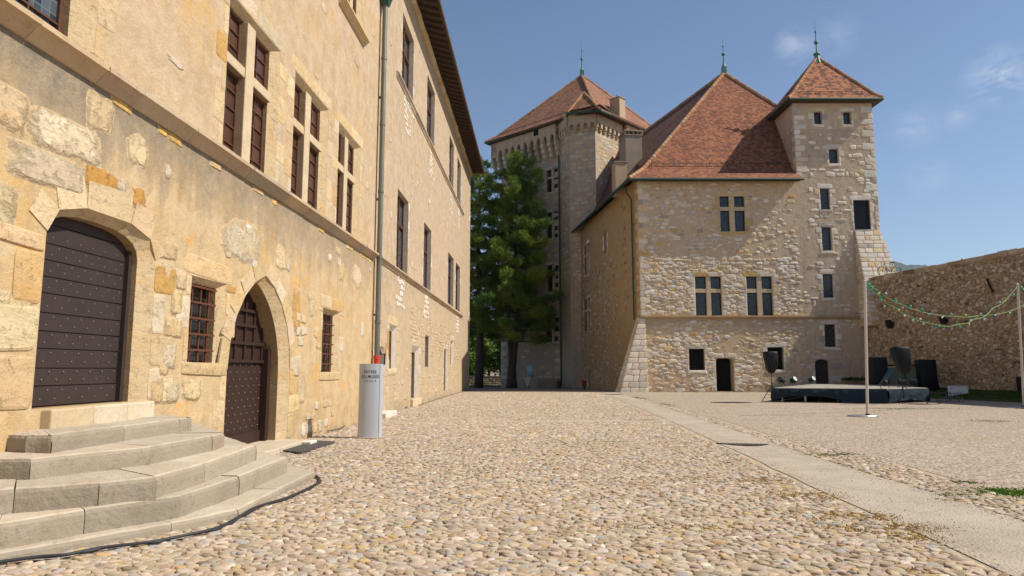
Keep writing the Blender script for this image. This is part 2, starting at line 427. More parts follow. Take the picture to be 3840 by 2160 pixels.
def snoise(u, q, s=1.0, seed=0.0):      # cheap smooth mask in 0..1
    a = math.sin(u * .9 * s + seed) + math.sin(q * 1.3 * s + seed * 2.1 + u * .4) + math.sin((u * .6 - q * .8) * s * 1.7 + seed * .7) + .7 * math.sin((u + q) * 3.1 * s + seed)
    return .5 + a / 7.4
def cross_window(bld, fr, o, mu, tr, mats, wood=True, bars=True, dn=.25, leaf='window', topless=False):
    """stone cross (mullion + transom) and leaded casements set back in the reveal"""
    st, wd, gl = mats
    cx = MB(); ztop = o.z1 - o.ch * .5
    segs = []
    if mu: segs.append((mu[0], mu[1]))
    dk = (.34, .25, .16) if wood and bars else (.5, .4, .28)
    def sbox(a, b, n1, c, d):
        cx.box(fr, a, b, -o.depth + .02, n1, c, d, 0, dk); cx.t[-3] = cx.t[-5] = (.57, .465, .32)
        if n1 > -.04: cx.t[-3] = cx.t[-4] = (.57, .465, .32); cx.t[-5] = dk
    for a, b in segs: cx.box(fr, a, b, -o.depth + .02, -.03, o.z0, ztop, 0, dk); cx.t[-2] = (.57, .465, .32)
    if tr:
        L, Rr = o.u0 + o.chl, o.u1 - o.ch
        parts = [(L, mu[0]), (mu[1], Rr)] if mu else [(L, Rr)]
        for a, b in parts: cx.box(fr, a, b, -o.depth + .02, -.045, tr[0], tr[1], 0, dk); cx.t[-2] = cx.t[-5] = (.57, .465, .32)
    w = None
    if cx.v: w = cx.build('mullion', st, bld, bevel=.02)
    L, Rr = o.u0 + o.chl, o.u1 - o.ch
    us = [(L, mu[0]), (mu[1], Rr)] if mu else [(L, Rr)]
    zs = [(o.z0, tr[0]), (tr[1], ztop)] if tr else [(o.z0, ztop)]
    fm = MB(); pn = MB()
    for a, b in us:
        for c, d in zs:
            n0 = -o.depth + .005; n1 = n0 + .05; f = .05
            if wood:
                fm.box(fr, a, a + f, n0, n1, c, d).box(fr, b - f, b, n0, n1, c, d).box(fr, a + f, b - f, n0, n1, c, c + f).box(fr, a + f, b - f, n0, n1, d - f, d)
                if bars:
                    k = max(2, int((d - c) / .3))
                    for i in range(1, k): fm.box(fr, a + f, b - f, n0 + .012, n1 - .008, c + (d - c) * i / k - .012, c + (d - c) * i / k + .012)
                    fm.box(fr, (a + b) / 2 - .012, (a + b) / 2 + .012, n0 + .013, n1 - .009, c + f, d - f)
            pn.box(fr, a + f * .5, b - f * .5, n0 + .004, n0 + .012, c + f * .5, d - f * .5)
    if wood: fo = fm.build(leaf, wd, bld)
    else:
        for a, b in us:
            for c, d in zs: fm.box(fr, a, b, -o.depth - .03, -o.depth - .005, c, d)
        fo = fm.build(leaf, wd, bld)
    pn.build('pane', gl, fo)
def tile_chain(mb, p, q, r=.12, step=.33, m=0, pal=None, rnd=random):
    p, q = Vector(p), Vector(q); L = (q - p).length; n = max(1, int(L / step)); d = (q - p) / n
    for i in range(n):
        a = p + d * i - d * .08; b = p + d * (i + 1)
        mb.tube([a, b], [r * .86, r * 1.06], 8, m, pick(rnd, pal) if pal else None)
HIPP = [((.46, .24, .13), 3), ((.4, .22, .13), 2), ((.42, .3, .19), 2), ((.26, .17, .11), 1)]
def roof_poly(pts, name, mat, parent, thick=.12):
    """closed roof slope: top face with tile UVs plus its thickness below"""
    P = [Vector(p) for p in pts]; nr = (P[1] - P[0]).cross(P[2] - P[0]).normalized()
    if nr.z < 0: P.reverse(); nr = -nr
    k = len(P); mb = MB()
    mb.add(P + [p - Vector((0, 0, thick)) for p in P], [tuple(range(k)), tuple(i + k for i in range(k))[::-1]] + [((i + 1) % k, i, i + k, (i + 1) % k + k) for i in range(k)])
    return mb.build(name, mat, parent, uv=True)
def lattice_bars(mb, fr, u0, u1, z0, z1, nu, nz, n, r=.012, m=0):
    for i in range(nu):
        u = u0 + (u1 - u0) * (i + .5) / nu; mb.box(fr, u - r, u + r, n - r, n + r, z0, z1, m)
    for j in range(nz):
        q = z0 + (z1 - z0) * (j + .5) / nz; mb.box(fr, u0, u1, n + r, n + r * 2.4, q - r, q + r, m)
def ramp3(a, b, n): return [a + (b - a) * i / (n - 1) for i in range(n)]

# ------------------------------------------------------------------ shared materials
YELW = (.6, .4, .17)
M = {}
M['plA'] = m_plaster('ochre_lime_plaster', (.56, .435, .305), (.58, .445, .27), (.6, .38, .13), (5.28, 1.5, 8, 24, 1.3), streak=.3, ymask=.5, dirt=.9, ochre=.85)
M['plB'] = m_plaster('beige_lime_plaster', (.54, .425, .305), (.53, .42, .29), (.54, .38, .18), (5.25, .8, 10, 50, .3), streak=.45, ymask=.62, dirt=.5)
M['stoneY'] = m_stone('yellow_limestone', grain=9, bump=.9, veins=.55, dist=.03, blend=(.57, .44, .28))
for k_, c_ in (('stoneF', (.66, .52, .37)), ('stoneT', (.6, .49, .37)), ('stoneG', (.45, .375, .29)), ('stoneS', (.43, .315, .185))): M[k_] = m_stone('limestone_in_render_' + k_[-1].lower(), grain=5, bump=.8, veins=.2, dist=.03, blend=c_)
M['stone'] = m_stone('limestone_blocks', grain=5, bump=.7, veins=.15, dist=.03)
M['course'] = m_stone('weathered_course_stone', False, (.42, .33, .24), 9, .6, .1)
M['jamb'] = m_stone('dressed_jamb_stone', grain=8, bump=.8, veins=.3, dist=.02)
M['facade'] = m_plaster('castle_front_plaster', (.63, .505, .37), (.66, .52, .37), (.64, .46, .23), (5.0, .7, 40, 60, .6), streak=.3, ymask=.55, dirt=.8)
M['towerp'] = m_plaster('stair_tower_plaster', (.6, .49, .37), (.6, .49, .37), (.46, .33, .2), (18.8, 3.2, 40, 60, .4), streak=.55, ymask=.6)
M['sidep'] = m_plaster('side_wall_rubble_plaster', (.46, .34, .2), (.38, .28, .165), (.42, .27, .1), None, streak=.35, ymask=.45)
M['great'] = m_plaster('great_tower_render', (.5, .4, .3), (.4, .34, .28), (.48, .35, .2), None, streak=.35, ymask=.6)
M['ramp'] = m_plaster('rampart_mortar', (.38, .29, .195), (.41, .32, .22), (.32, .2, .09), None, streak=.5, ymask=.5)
TP1 = [(0, (.11, .05, .034)), (.3, (.18, .07, .043)), (.55, (.26, .097, .052)), (.8, (.35, .135, .064)), (1, (.36, .18, .1))]
TP2 = [(0, (.06, .035, .027)), (.4, (.16, .07, .045)), (.6, (.36, .13, .058)), (1, (.44, .18, .08))]
TP3 = [(0, (.1, .055, .038)), (.4, (.22, .1, .058)), (.7, (.31, .135, .075)), (1, (.4, .2, .11))]
M['tile1'] = m_tiles('castle_roof_tiles', TP1, .2, .15)
M['tile2'] = m_tiles('stair_tower_roof_tiles', TP2, .22, .19, .6, .04)
M['tile3'] = m_tiles('great_tower_roof_tiles', TP3, .24, .22)
M['tile_shade'] = m_tiles('shaded_side_roof_tiles', [(0, (.06, .028, .02)), (.5, (.14, .058, .036)), (1, (.22, .095, .055))], .2, .17)  # darker copy of the lodge tiles, the side slope's shade put into the colour
M['hip'] = m_stone('hip_tiles', True, grain=6, bump=.3, veins=0)
M['green'] = plain('green_copper', (.03, .08, .056), .55, .2, .35, 3, .1)
M['verd'] = plain('verdigris_copper', (.07, .18, .13), .6, .2, .4, 2, .1)
M['pipe'] = plain('aged_copper_pipe', (.17, .17, .135), .5, .35, .3, 1.5, .1)
M['redp'] = plain('red_plastic', (.55, .05, .03), .5)
M['wood'] = plain('dark_red_wood', (.1, .045, .028), .55, 0, .35, 5, .2)
M['soffit'] = plain('soffit_wood', (.07, .045, .03), .8, 0, .4, 3, .3)
M['doorb'] = plain('dark_brown_door_planks', (.042, .03, .027), .5, 0, .2, 4, .15)
M['doorr'] = plain('red_brown_door_wood', (.035, .016, .011), .6, 0, .3, 6, .2)
M['rust'] = plain('rusty_iron', (.13, .045, .025), .8, .2, .35, 20, .3)
M['iron'] = plain('black_iron', (.02, .018, .018), .6, .4, .2)
M['stud'] = plain('door_studs', (.16, .15, .15), .4, .6, .2)
M['glass'] = m_glass('leaded_glass')
M['glassA'] = m_glass('near_leaded_glass', .16, (.02, .03, .05), (.09, .11, .13), (.14, .14, .13), .13)
M['glassR'] = m_glass('shuttered_glass', .3, (.065, .034, .022), (.11, .055, .034), (.03, .012, .01), .35)
M['black'] = plain('dark_interior', (.008, .007, .006), .9, 0, .1, 2, 0)
M['chim'] = plain('chimney_render', (.4, .3, .2), .9, 0, .2, 1.2, .4)
M['chimd'] = plain('chimney_grey_render', (.27, .22, .17), .9, 0, .25, 1.2, .4)
M['steel'] = plain('galvanised_steel', (.42, .43, .44), .35, .7, .1, 5, .05)

# ================================================================== museum building (left)
rnd = random.Random(5)
A = Frame((-4.48, 21.4), (.05, 1), (1, -.05)); Bf = Frame((-4.48, 21.4), (.035, 1), (1, -.035))
mus = thing('museum_building', 'long ochre plastered museum wing with cross windows and deep dark eaves', 'building', (-4.6, 20, 0))
ZT = 17.45
door1 = Op(-14.12, -12.04, 1.16, 3.55, .34, .24, 'seg', .42, near=.06)
goth = Op(-9.72, -6.86, .1, 3.44, .46, .32, 'point', 1.85, near=.08)
g1 = Op(-11.04, -9.88, 1.7, 3.06, .26, .2, near=.06); g2 = Op(-4.82, -3.42, 1.52, 3.12, .24, .26, near=.06)
w0 = Op(-16.3, -13.6, 5.32, 8.2, .26, .3, near=.04); w1 = Op(-10.3, -8.06, 5.34, 8.24, .23, .26, near=.0)
w2 = Op(-7.2, -4.9, 5.34, 8.22, .22, .28, near=0.0); w3 = Op(-4.02, -1.9, 5.36, 8.24, .2, .3, near=0)
wu = Op(-4.15, -2.15, 11.72, 14.6, .22, .25, near=0)
wu2 = Op(-10.2, -8.1, 11.72, 14.6, .22, .25, near=0)
opsA = [door1, goth, g1, g2, w0, w1, w2, w3, wu, wu2]
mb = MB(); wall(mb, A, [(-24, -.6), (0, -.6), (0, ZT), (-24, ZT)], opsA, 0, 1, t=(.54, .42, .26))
EDGE[0] = 'blend'
# exposed stones and repairs, all within the wall's skin
kp = lambda u, q: 1.0
stones(mb, A, rnd, (-13.6, -.4, 4.94, 5.0), lambda u, q: .62 if snoise(u, q, .8, 3) > .45 else .1, (.13, .15), (.25, .5), .012, [((.66, .42, .14), 3), ((.62, .46, .25), 2), ((.5, .33, .22), 1)], 1, .01, .2, .03)
stones(mb, A, rnd, (-18, -14.2, .1, 3.3), kp, (.42, .62), (.5, 1.1), .012, YEL, 1, .02, .2, .03)
stones(mb, A, rnd, (-12.0, -11.1, 1.1, 3.2), lambda u, q: .8, (.3, .5), (.3, .6), .014, YEL, 1, .025, .25, .05, ops=opsA)
stones(mb, A, rnd, (-17, -12.9, 3.62, 4.6), lambda u, q: .95 if q < 4.55 - .3 * max(0, u + 14.6) else .15, (.34, .5), (.6, 1.3), .012, YEL + [((.6, .37, .13), 3)], 1, .005, .32, .1, ops=opsA)
stones(mb, A, rnd, (-12, -9.8, .1, 1.6), lambda u, q: .4, (.25, .42), (.3, .65), .015, YEL, 1, .03, .4, .12, ops=opsA)
stones(mb, A, rnd, (-6.9, -3.0, .05, 2.6), lambda u, q: .4 if snoise(u, q, 1.3, 2) > .52 else .06, (.2, .34), (.22, .5), .014, YEL + PALE, 1, .03, .5, .13, ops=opsA)
stones(mb, A, rnd, (-12.5, -.3, 3.2, 5.0), lambda u, q: .4 if snoise(u, q, 1.6, 8) > .72 else .01, (.16, .3), (.2, .45), .01, YEL + PALE, 1, .03, .6, .16, ops=opsA)
stones(mb, A, rnd, (-13, -.3, 5.6, 17), lambda u, q: .2 if snoise(u, q, 1.9, 4) > .73 else 0, (.16, .34), (.25, .6), .006, PALE + YEL, 1, .03, .6, .16, ops=opsA)
for o, pal in ((w0, YEL), (w1, YEL), (w2, YEL), (w3, YEL), (wu, YEL), (wu2, YEL)):
    surround(mb, A, rnd, o, pal, .007, 1, True, False, (.16, .4), (.35, .6))
for o in (g1, g2): surround(mb, A, rnd, o, YEL, .01, 1, True, True, (.14, .36), (.35, .55))
# voussoirs of the two doorways
for o, k, wv in ((door1, 9, .34), (goth, 12, .3)):
    pts = o.outer()[2:]; n = len(pts)
    for i in range(0, n - 1, 2):
        (a, b), (c, d) = pts[i], pts[min(i + 2, n - 1)]
        mx, mz = (a + c) / 2, (b + d) / 2; ux, uz = c - a, d - b; L = math.hypot(ux, uz) or 1
        nx, nz = uz / L, -ux / L
        if nz < 0 and abs(nx) < .9: nx, nz = -nx, -nz
        if (mx - (o.u0 + o.u1) / 2) * nx < 0 and abs(nx) > .3: nx, nz = -nx, -nz
        poly = [(a, b), (c, d), (c + nx * wv * rnd.uniform(.9, 1.3), d + nz * wv), (a + nx * wv, b + nz * wv * rnd.uniform(.9, 1.2))]
        mb.prism(A, poly, -.02, .008 + rnd.uniform(0, .006), 1, pick(rnd, YEL))
quoins(mb, A, rnd, -14.13, 1.16, 3.1, -1, YEL, .022, (.5, .62), (.5, .9), 1); quoins(mb, A, rnd, -12.03, 1.16, 3.1, 1, YEL, .012, (.4, .62), (.3, .6), 1)
quoins(mb, A, rnd, -9.73, .1, 1.7, -1, YEL, .01, (.4, .6), (.25, .5), 1); quoins(mb, A, rnd, -6.85, .1, 1.9, 1, YEL, .012, (.35, .55), (.25, .6), 1)
for (u, q, w, h, pal) in ((-13.3, 3.95, .75, .3, [((.5, .27, .08), 1)]), (-12.5, 3.9, .3, .35, [((.52, .28, .08), 1)]), (-6.6, 2.9, .55, .9, [((.58, .36, .13), 1)]),
                          (-12.9, 3.98, .22, .16, PALE), (-5.6, 3.1, .3, .55, PALE), (-6.1, 1.1, .5, .6, YEL), (-13.4, 4.75, .5, .5, YEL), (-12.6, 4.55, .45, .4, YEL),
                          (-9.3, 3.9, 1.5, .7, YEL), (-7.6, 3.9, .6, .5, YEL), (-3.4, 4.2, .5, .5, YEL), (-1.9, 4.3, .9, .6, YEL), (-1.2, 2.8, .3, .5, PALE), (-15.6, 4.3, .6, .5, PALE)):
    stone(mb, A, rnd, u, q, w, h, .009, pal, 1, .7, .2, 14)
wallA = mb.build('wall', [M['plA'], M['stoneY']], mus)
# second stretch of the front, slightly turned
L1 = Op(3.38, 5.6, 5.42, 8.45, .45, .0); L2 = Op(9.46, 11.66, 5.44, 8.5, .3, .0)
L3 = Op(18.2, 20.95, 5.5, 8.6, .3, 0); L4 = Op(22.06, 24.6, 5.5, 8.6, .3, 0)
U1 = Op(3.72, 6.1, 12.86, 15.75, .3, 0); U2 = Op(9.75, 12.2, 12.88, 15.95, .3, 0)
U3 = Op(18.2, 20.4, 12.92, 15.95, .3, 0); U4 = Op(22.4, 24.5, 12.95, 15.9, .3, 0)
ad = Op(.52, 2.1, .18, 2.36, .45, .2, 'seg', .5, near=.1); s1 = Op(2.46, 3.82, 1.62, 3.18, .5, .4, near=.05)
dw = Op(6.86, 8.76, .34, 2.56, .6, .5, near=.05); ho = Op(10.3, 11.7, 1.7, 3.2, .3, .1, near=.05)
d2 = Op(16.85, 18.25, .32, 2.7, .3, .15, near=.05); s2 = Op(19.7, 21.4, 1.88, 3.34, .5, .4, near=.05)
opsB = [L1, L2, L3, L4, U1, U2, U3, U4, ad, s1, dw, ho, d2, s2]
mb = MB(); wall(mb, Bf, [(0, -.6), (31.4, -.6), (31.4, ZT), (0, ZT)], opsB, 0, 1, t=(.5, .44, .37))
e = [Bf(31.4, 0, -.6), Bf(31.4, -9, -.6), Bf(31.4, -9, ZT), Bf(31.4, 0, ZT)]; mb.add(e, [(0, 1, 2, 3)], 0)
for o in (L1, L2, L3, L4, U1, U2, U3, U4): surround(mb, Bf, rnd, o, PALE, .008, 1, False, False, (.1, .3), (.3, .5))
for o in (ad, s1): surround(mb, Bf, rnd, o, YEL, .012, 1, True, True, (.25, .5), (.35, .55))
for o in (dw, d2, s2): surround(mb, Bf, rnd, o, PALE, .012, 1, True, False, (.2, .4), (.35, .55))
stones(mb, Bf, rnd, (6.5, 24, 2.2, 4.4), lambda u, q: .75 * math.exp(-((q - 3.2 + .02 * u) / .7) ** 2) if snoise(u, q, 1.1, 1) > .4 else .08, (.1, .18), (.14, .34), .02, PALE + YEL, 1, .02, .6, .16, 8, ops=opsB)
stones(mb, Bf, rnd, (3.2, 31, .1, 1.6), lambda u, q: .13, (.14, .26), (.2, .5), .012, PALE + YEL, 1, .03, .6, .16, 8, ops=opsB)
for (u, w) in ((4.4, 1.9), (10.5, 1.7), (23.4, 1.9)):
    stones(mb, Bf, rnd, (u - w / 2, u + w / 2, 3.95, 5.1), lambda a, q: .9, (.2, .26), (.28, .44), .008, [((.72, .7, .66), 1)], 1, .03, .25, .04, 8)
for (u, w) in ((5, 1.8), (11.5, 1.7), (19.5, 1.7), (23.6, 1.6)):
    stones(mb, Bf, rnd, (u - w / 2, u + w / 2, 11.2, 12.6), lambda a, q: .7, (.2, .26), (.28, .44), .008, [((.72, .7, .66), 1)], 1, .03, .3, .06, 8)
stones(mb, Bf, rnd, (.4, 31, 5.5, 16.8), lambda u, q: .16 if snoise(u, q, 1.4, 6) > .66 else .0, (.18, .34), (.25, .6), .006, PALE + YEL, 1, .03, .6, .14, 8, ops=opsB)
quoins(mb, Bf, rnd, 31.38, 0, 17.2, -1, PALE, .012, (.35, .5), (.3, .7), 1)
mb.build('wall', [M['plB'], M['stoneY']], mus)
# projecting courses
EDGE[0] = None
def course(fr, u0, u1, q, mat, out=.2, step=1.1, pal=WHITE, h=.24):
    mb = MB(); u = u0
    while u < u1 - .05:
        w = min(rnd.uniform(.6, 1.4) * step, u1 - u); o = out + rnd.uniform(-.008, .008); dz = rnd.uniform(-.006, .006)
        prof = [(-.02, q - h), (.03, q - h), (o * .75, q - h * .45), (o, q - h * .38), (o, q - .03), (-.02, q + .06)]
        vs = [fr(u + .004, n, s_ + dz) for n, s_ in prof] + [fr(u + w - .004, n, s_ + dz) for n, s_ in prof]; k = len(prof)
        mb.add(vs, [tuple(range(k)), tuple(i + k for i in range(k))[::-1]] + [(i, i + k, (i + 1) % k + k, (i + 1) % k) for i in range(k)], 0, pick(rnd, pal))
        u += w
    return mb.build('string_course', mat, mus)
CP = [((.46, .36, .26), 3), ((.5, .38, .25), 2), ((.4, .33, .25), 1)]
course(A, -24, -.12, 5.33, M['stone'], .2, 1.0, CP); course(Bf, .3, 25.6, 5.36, M['stone'], .15, 1.4, CP, .22)
course(Bf, 2.7, 26.1, 12.8, M['stone'], .13, 1.6, PALE, .2); course(A, -4.42, -1.9, 11.66, M['stone'], .2, 3, YEL, .22); course(A, -10.4, -7.9, 11.66, M['stone'], .2, 3, YEL, .22)
mb = MB(); u = 0
mb2 = MB(); u = -24
while u < 31.3:      # rounded cornice stones under the eaves
    fr = A if u < 0 else Bf; w = rnd.uniform(.5, .9)
    if u < 0 < u + w: w = -u
    mb2.tube([fr(u, .02, ZT - .2), fr(u + w - .01, .02, ZT - .2)], [.19 + rnd.uniform(-.02, .02)] * 2, 10, 0, pick(rnd, YEL)); u += w
mb2.build('cornice', M['stoneY'], mus)
# eaves: boarded soffit, rafters, fascia, tiled slope
def eave_strip(fr, u0, u1, n0, n1, z0, z1, th, name, mat):
    mb = MB(); mb.hexa([fr(u0, n0, z0), fr(u1, n0, z0), fr(u1, n1, z1), fr(u0, n1, z1)], [fr(u0, n0, z0 + th), fr(u1, n0, z0 + th), fr(u1, n1, z1 + th), fr(u0, n1, z1 + th)])
    return mb.build(name, mat, mus)
for fr, u0, u1 in ((A, -24, 0), (Bf, 0, 31.9)):
    eave_strip(fr, u0, u1, -.3, 1.02, ZT + .5, ZT + .12, .04, 'soffit', M['soffit'])
    eave_strip(fr, u0, u1, 1.0, 1.12, ZT + .02, ZT + .02, .2, 'gutter', M['soffit'])
    roof_poly([fr(u0, 1.08, ZT + .2), fr(u1, 1.08, ZT + .2), fr(u1 - (0 if fr is A else 6), -6.5, ZT + 6.2), fr(u0, -6.5, ZT + 6.2)], 'roof', M['tile3'], mus)
roof_poly([Bf(31.9, 1.08, ZT + .2), Bf(31.9, -9.5, ZT + .2), Bf(25.9, -6.5, ZT + 6.2)], 'roof', M['tile3'], mus)
mb = MB()
for i in range(88):
    u = -22 + .61 * i; fr = A if u < 0 else Bf
    mb.hexa([fr(u, -.1, ZT + .28), fr(u + .1, -.1, ZT + .28), fr(u + .1, .97, ZT - .0), fr(u, .97, ZT - .0)], [fr(u, -.1, ZT + .44), fr(u + .1, -.1, ZT + .44), fr(u + .1, .97, ZT + .13), fr(u, .97, ZT + .13)])
mb.build('rafters', M['soffit'], mus)
eave_strip(Bf, 31.4, 31.9, -9.5, 1.0, ZT + .1, ZT + .1, .06, 'soffit', M['soffit'])
# far gable return of the plinth + buttress-like darker end is simply in shade
ms = (M['jamb'], M['wood'], M['glassA']); msr = (M['jamb'], M['wood'], M['glassR'])
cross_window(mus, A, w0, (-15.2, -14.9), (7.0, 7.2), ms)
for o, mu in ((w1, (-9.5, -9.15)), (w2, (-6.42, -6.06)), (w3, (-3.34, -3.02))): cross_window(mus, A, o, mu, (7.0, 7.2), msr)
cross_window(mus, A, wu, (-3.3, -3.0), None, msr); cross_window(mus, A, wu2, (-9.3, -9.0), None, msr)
def casement(bld, fr, o, gl, zt):
    f = MB(); n0 = -.29; u0, u1 = o.u0, o.u1; w = .09
    f.box(fr, u0, u0 + w, n0, n0 + .1, o.z0, o.z1).box(fr, u1 - w, u1, n0, n0 + .1, o.z0, o.z1).box(fr, u0 + w, u1 - w, n0, n0 + .1, o.z0, o.z0 + w).box(fr, u0 + w, u1 - w, n0, n0 + .1, o.z1 - w, o.z1)
    um = (u0 + u1) / 2; f.box(fr, um - .06, um + .06, n0, n0 + .13, o.z0 + w, o.z1 - w).box(fr, u0 + w, u1 - w, n0 + .003, n0 + .12, zt - .05, zt + .05)
    fo = f.build('window', M['wood'], bld)
    MB().box(fr, u0 + .04, u1 - .04, n0 + .02, n0 + .03, o.z0 + .04, o.z1 - .04).build('pane', gl, fo)
for o in (L1, L2, L3, L4, U1, U2, U3, U4): casement(mus, Bf, o, M['glassA'], o.z0 + (o.z1 - o.z0) * .62)
def back(bld, fr, o, mat, name='window', n=None):
    i = o.inner(); return MB().prism(fr, i, -(n or o.depth) - .03, -(n or o.depth) + .004).build(name, mat, bld)
for o in (g1, g2):
    w = back(mus, A, o, M['glass']); lb = MB(); L, Rr = o.u0 + o.chl, o.u1 - o.ch
    for i in range(3 if o is g1 else 3):
        u = L + (Rr - L) * (i + .62) / 3.4; lb.box(A, u - .016, u + .016, -.12, -.09, o.z0 - .02, o.z1 - .1)
    for j in range(5): q = o.z0 + .2 + j * .255; lb.box(A, L - .02, Rr - .02, -.088, -.06, q - .016, q + .016)
    lb.build('bars', M['rust'], w)
# big boarded door, round-cornered
dpoly = door1.inner(); mb = MB(); q = door1.z0
dr = MB().prism(A, dpoly, -.4, -.27).build('door', M['doorb'], mus)
mb = MB(); zz = 1.18; L, Rr = door1.u0 + door1.chl, door1.u1 - door1.ch
def clip_z(poly, a, b):
    def half(pl, zc, keep_above):
        out = []
        for i in range(len(pl)):
            p, r = pl[i], pl[(i + 1) % len(pl)]; ip = (p[1] >= zc) == keep_above; ir = (r[1] >= zc) == keep_above
            if ip: out.append(p)
            if ip != ir:
                t = (zc - p[1]) / (r[1] - p[1]); out.append((p[0] + (r[0] - p[0]) * t, zc))
        return out
    return half(half(poly, a, True), b, False)
st = MB()
while zz < 3.4:
    h = rnd.uniform(.19, .23); pl = clip_z(dpoly, zz, zz + h - .012)
    if len(pl) >= 3: mb.prism(A, pl, -.275, -.245 + rnd.uniform(-.004, .004))
    for r_ in (.3, .75):
        for k in range(8):
            u = L + .12 + k * .235 + (.11 if r_ > .5 else 0); q = zz + h * r_
            if u < Rr - .08 and q < 3.2: mb.lathe(A(u, -.244, q), [(.013, -.004), (.012, .006), (.004, .011)], 6, 1, axis=tuple(A.n))
    zz += h
mb.build('planks', [M['doorb'], M['stud']], dr)
mb = MB(); mb.box(A, Rr - .07, Rr + .01, -.4, -.18, 1.17, 3.2).build('door_frame', M['doorb'], mus)
for k, (a, b) in enumerate(((-13.98, -13.28), (-13.27, -12.62), (-12.61, -12.0))):
    MB().box(A, a, b, -.5, .13 - .01 * k, .9, 1.155, 0, pick(rnd, PALE)).build('door_sill', M['jamb'], mus, bevel=.02)
# pointed doorway: studded leaf with iron grid above
gi = goth.inner()
gd = MB().prism(A, gi, -.5, -.42)
lb = MB(); Lg, Rg = goth.u0 + .1, goth.u1 - .34
for i in range(6):
    u = Lg + (Rg - Lg) * (i + .5) / 6; top = [p for p in gi if abs(p[0] - u) < .25]; lb.box(A, u - .035, u + .035, -.42, -.385, 1.75, min(3.0, max(p[1] for p in top) - .12))
for q in (1.75, 2.1, 2.45, 2.75): lb.box(A, Lg + (.1 if q < 2.4 else .5), Rg - (.06 if q < 2.2 else .55), -.385, -.36, q - .03, q + .03)
lbg = lb
_m = MB().box(A, Rg - .16, Rg - .02, -.42, -.27, .12, 2.0).box(A, Lg, Rg - .16, -.42, -.38, .12, .34); dfr = _m
st = gd
for r_ in range(10):
    for k in range(9):
        u = Lg + .12 + k * .26 + (.13 if r_ % 2 else 0); q = .45 + r_ * .135
        if u < Rg - .22: st.lathe(A(u, -.419, q), [(.02, -.004), (.018, .01), (.004, .022)], 6, 1, axis=tuple(A.n))
gd = gd.build('door', [M['doorr'], M['stud']], mus); lbg.build('grille', M['doorr'], gd); dfr.build('door_frame', M['doorr'], gd)
MB().box(A, -9.7, -6.95, -.5, .5, -.05, .116, 0, (.55, .47, .36)).build('door_sill', M['jamb'], mus, bevel=.02)
MB().box(A, -7.3, -6.9, .505, .68, -.03, .1, 0, (.68, .66, .6)).build('door_sill', M['jamb'], mus, bevel=.02)
for o, m_ in ((ad, 'black'), (s1, 'black'), (dw, 'doorr'), (ho, 'chimd'), (d2, 'chim'), (s2, 'black')): back(mus, Bf, o, M[m_], 'door' if o in (ad, dw) else 'window')
MB().box(Bf, 6.8, 8.9, -.4, .12, -.05, .33, 0, (.62, .5, .33)).build('door_sill', M['jamb'], mus, bevel=.02)
MB().box(Bf, .5, 2.2, -.4, .4, -.05, .17, 0, (.68, .64, .56)).build('door_sill', M['jamb'], mus, bevel=.03)
# rain pipe at the joint
mb = MB(); pp = A(.02, .16, 0); px_, py_ = pp[0], pp[1]
zs_ = [2.0, 3.1, 5.2, 7.4, 9.7, 12.0, 13.9]
for a, b in zip(zs_, zs_[1:]): mb.tube([(px_, py_, a), (px_, py_, b)], .085, 12); mb.tube([(px_, py_, b - .05), (px_, py_, b + .05)], .1, 12)
for q in (3.3, 7.1, 10.6): mb.box(A, -.03, .07, 0, .08, q, q + .06)
dp = mb.build('downpipe', M['pipe'], mus, smooth=False)
MB().tube([(px_, py_, .02), (px_, py_, 1.95)], .095, 12).tube([(px_, py_, 1.9), (px_, py_, 2.02)], .11, 12).build('pipe_shoe', M['redp'], dp)
hb = MB(); hb.hexa([A(-.1, .05, 13.9), A(.14, .05, 13.9), A(.14, .28, 13.9), A(-.1, .28, 13.9)], [A(-.24, .02, 14.45), A(.28, .02, 14.45), A(.28, .42, 14.45), A(-.24, .42, 14.45)])
hb.tube([A(.02, .2, 14.4), A(.02, .3, 15.6), A(.02, 1.0, ZT + .05)], .075, 10)
hb.build('rain_hopper', M['green'], dp)
e = thing('entry_panel', 'small grey entry box with dark edge fixed beside the little arched doorway', 'panel', Bf(.95, 0, 1.75))
MB().box(Bf, .92, .99, .0, .22, 1.74, 2.1).build('box_body', M['iron'], e); MB().box(Bf, .9, .918, .03, .19, 1.77, 2.07).build('box_face', M['steel'], e)
# ================================================================== castle lodge (big hipped roof)
Fa = Frame((0, 46.5), (1, 0), (0, -1)); Wf = Frame((9.0, 46.5), (-.13, 1), (-1, -.13))
lod = thing('castle_lodge', 'stone castle lodge with tall steep hipped red tiled roof and cross windows', 'building', (14, 50, 0))
F1 = Op(14.79, 16.62, 11.28, 13.86, .22, .04, near=.04); F2 = Op(12.84, 14.73, 5.3, 8.06, .22, .04, near=.04); F3 = Op(16.45, 18.31, 5.3, 8.06, .22, .04, near=.04)
b1_ = Op(12.28, 13.36, 1.5, 2.98, .3, .0); b2_ = Op(17.74, 18.85, 1.54, 3.08, .3, .0)
od = Op(14.13, 15.36, .05, 2.41, .75, .0, 'seg', .35)
opsF = [F1, F2, F3, b1_, b2_, od]
EDGE[0] = 'blend'
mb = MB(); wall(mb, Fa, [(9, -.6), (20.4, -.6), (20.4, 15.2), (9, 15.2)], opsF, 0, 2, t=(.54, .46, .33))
def palF(u, q):
    if q > 9.5: return MIXD if u < 14 else WHITE + YEL
    return MIXD if snoise(u, q, .8, 3) > .45 else WHITE
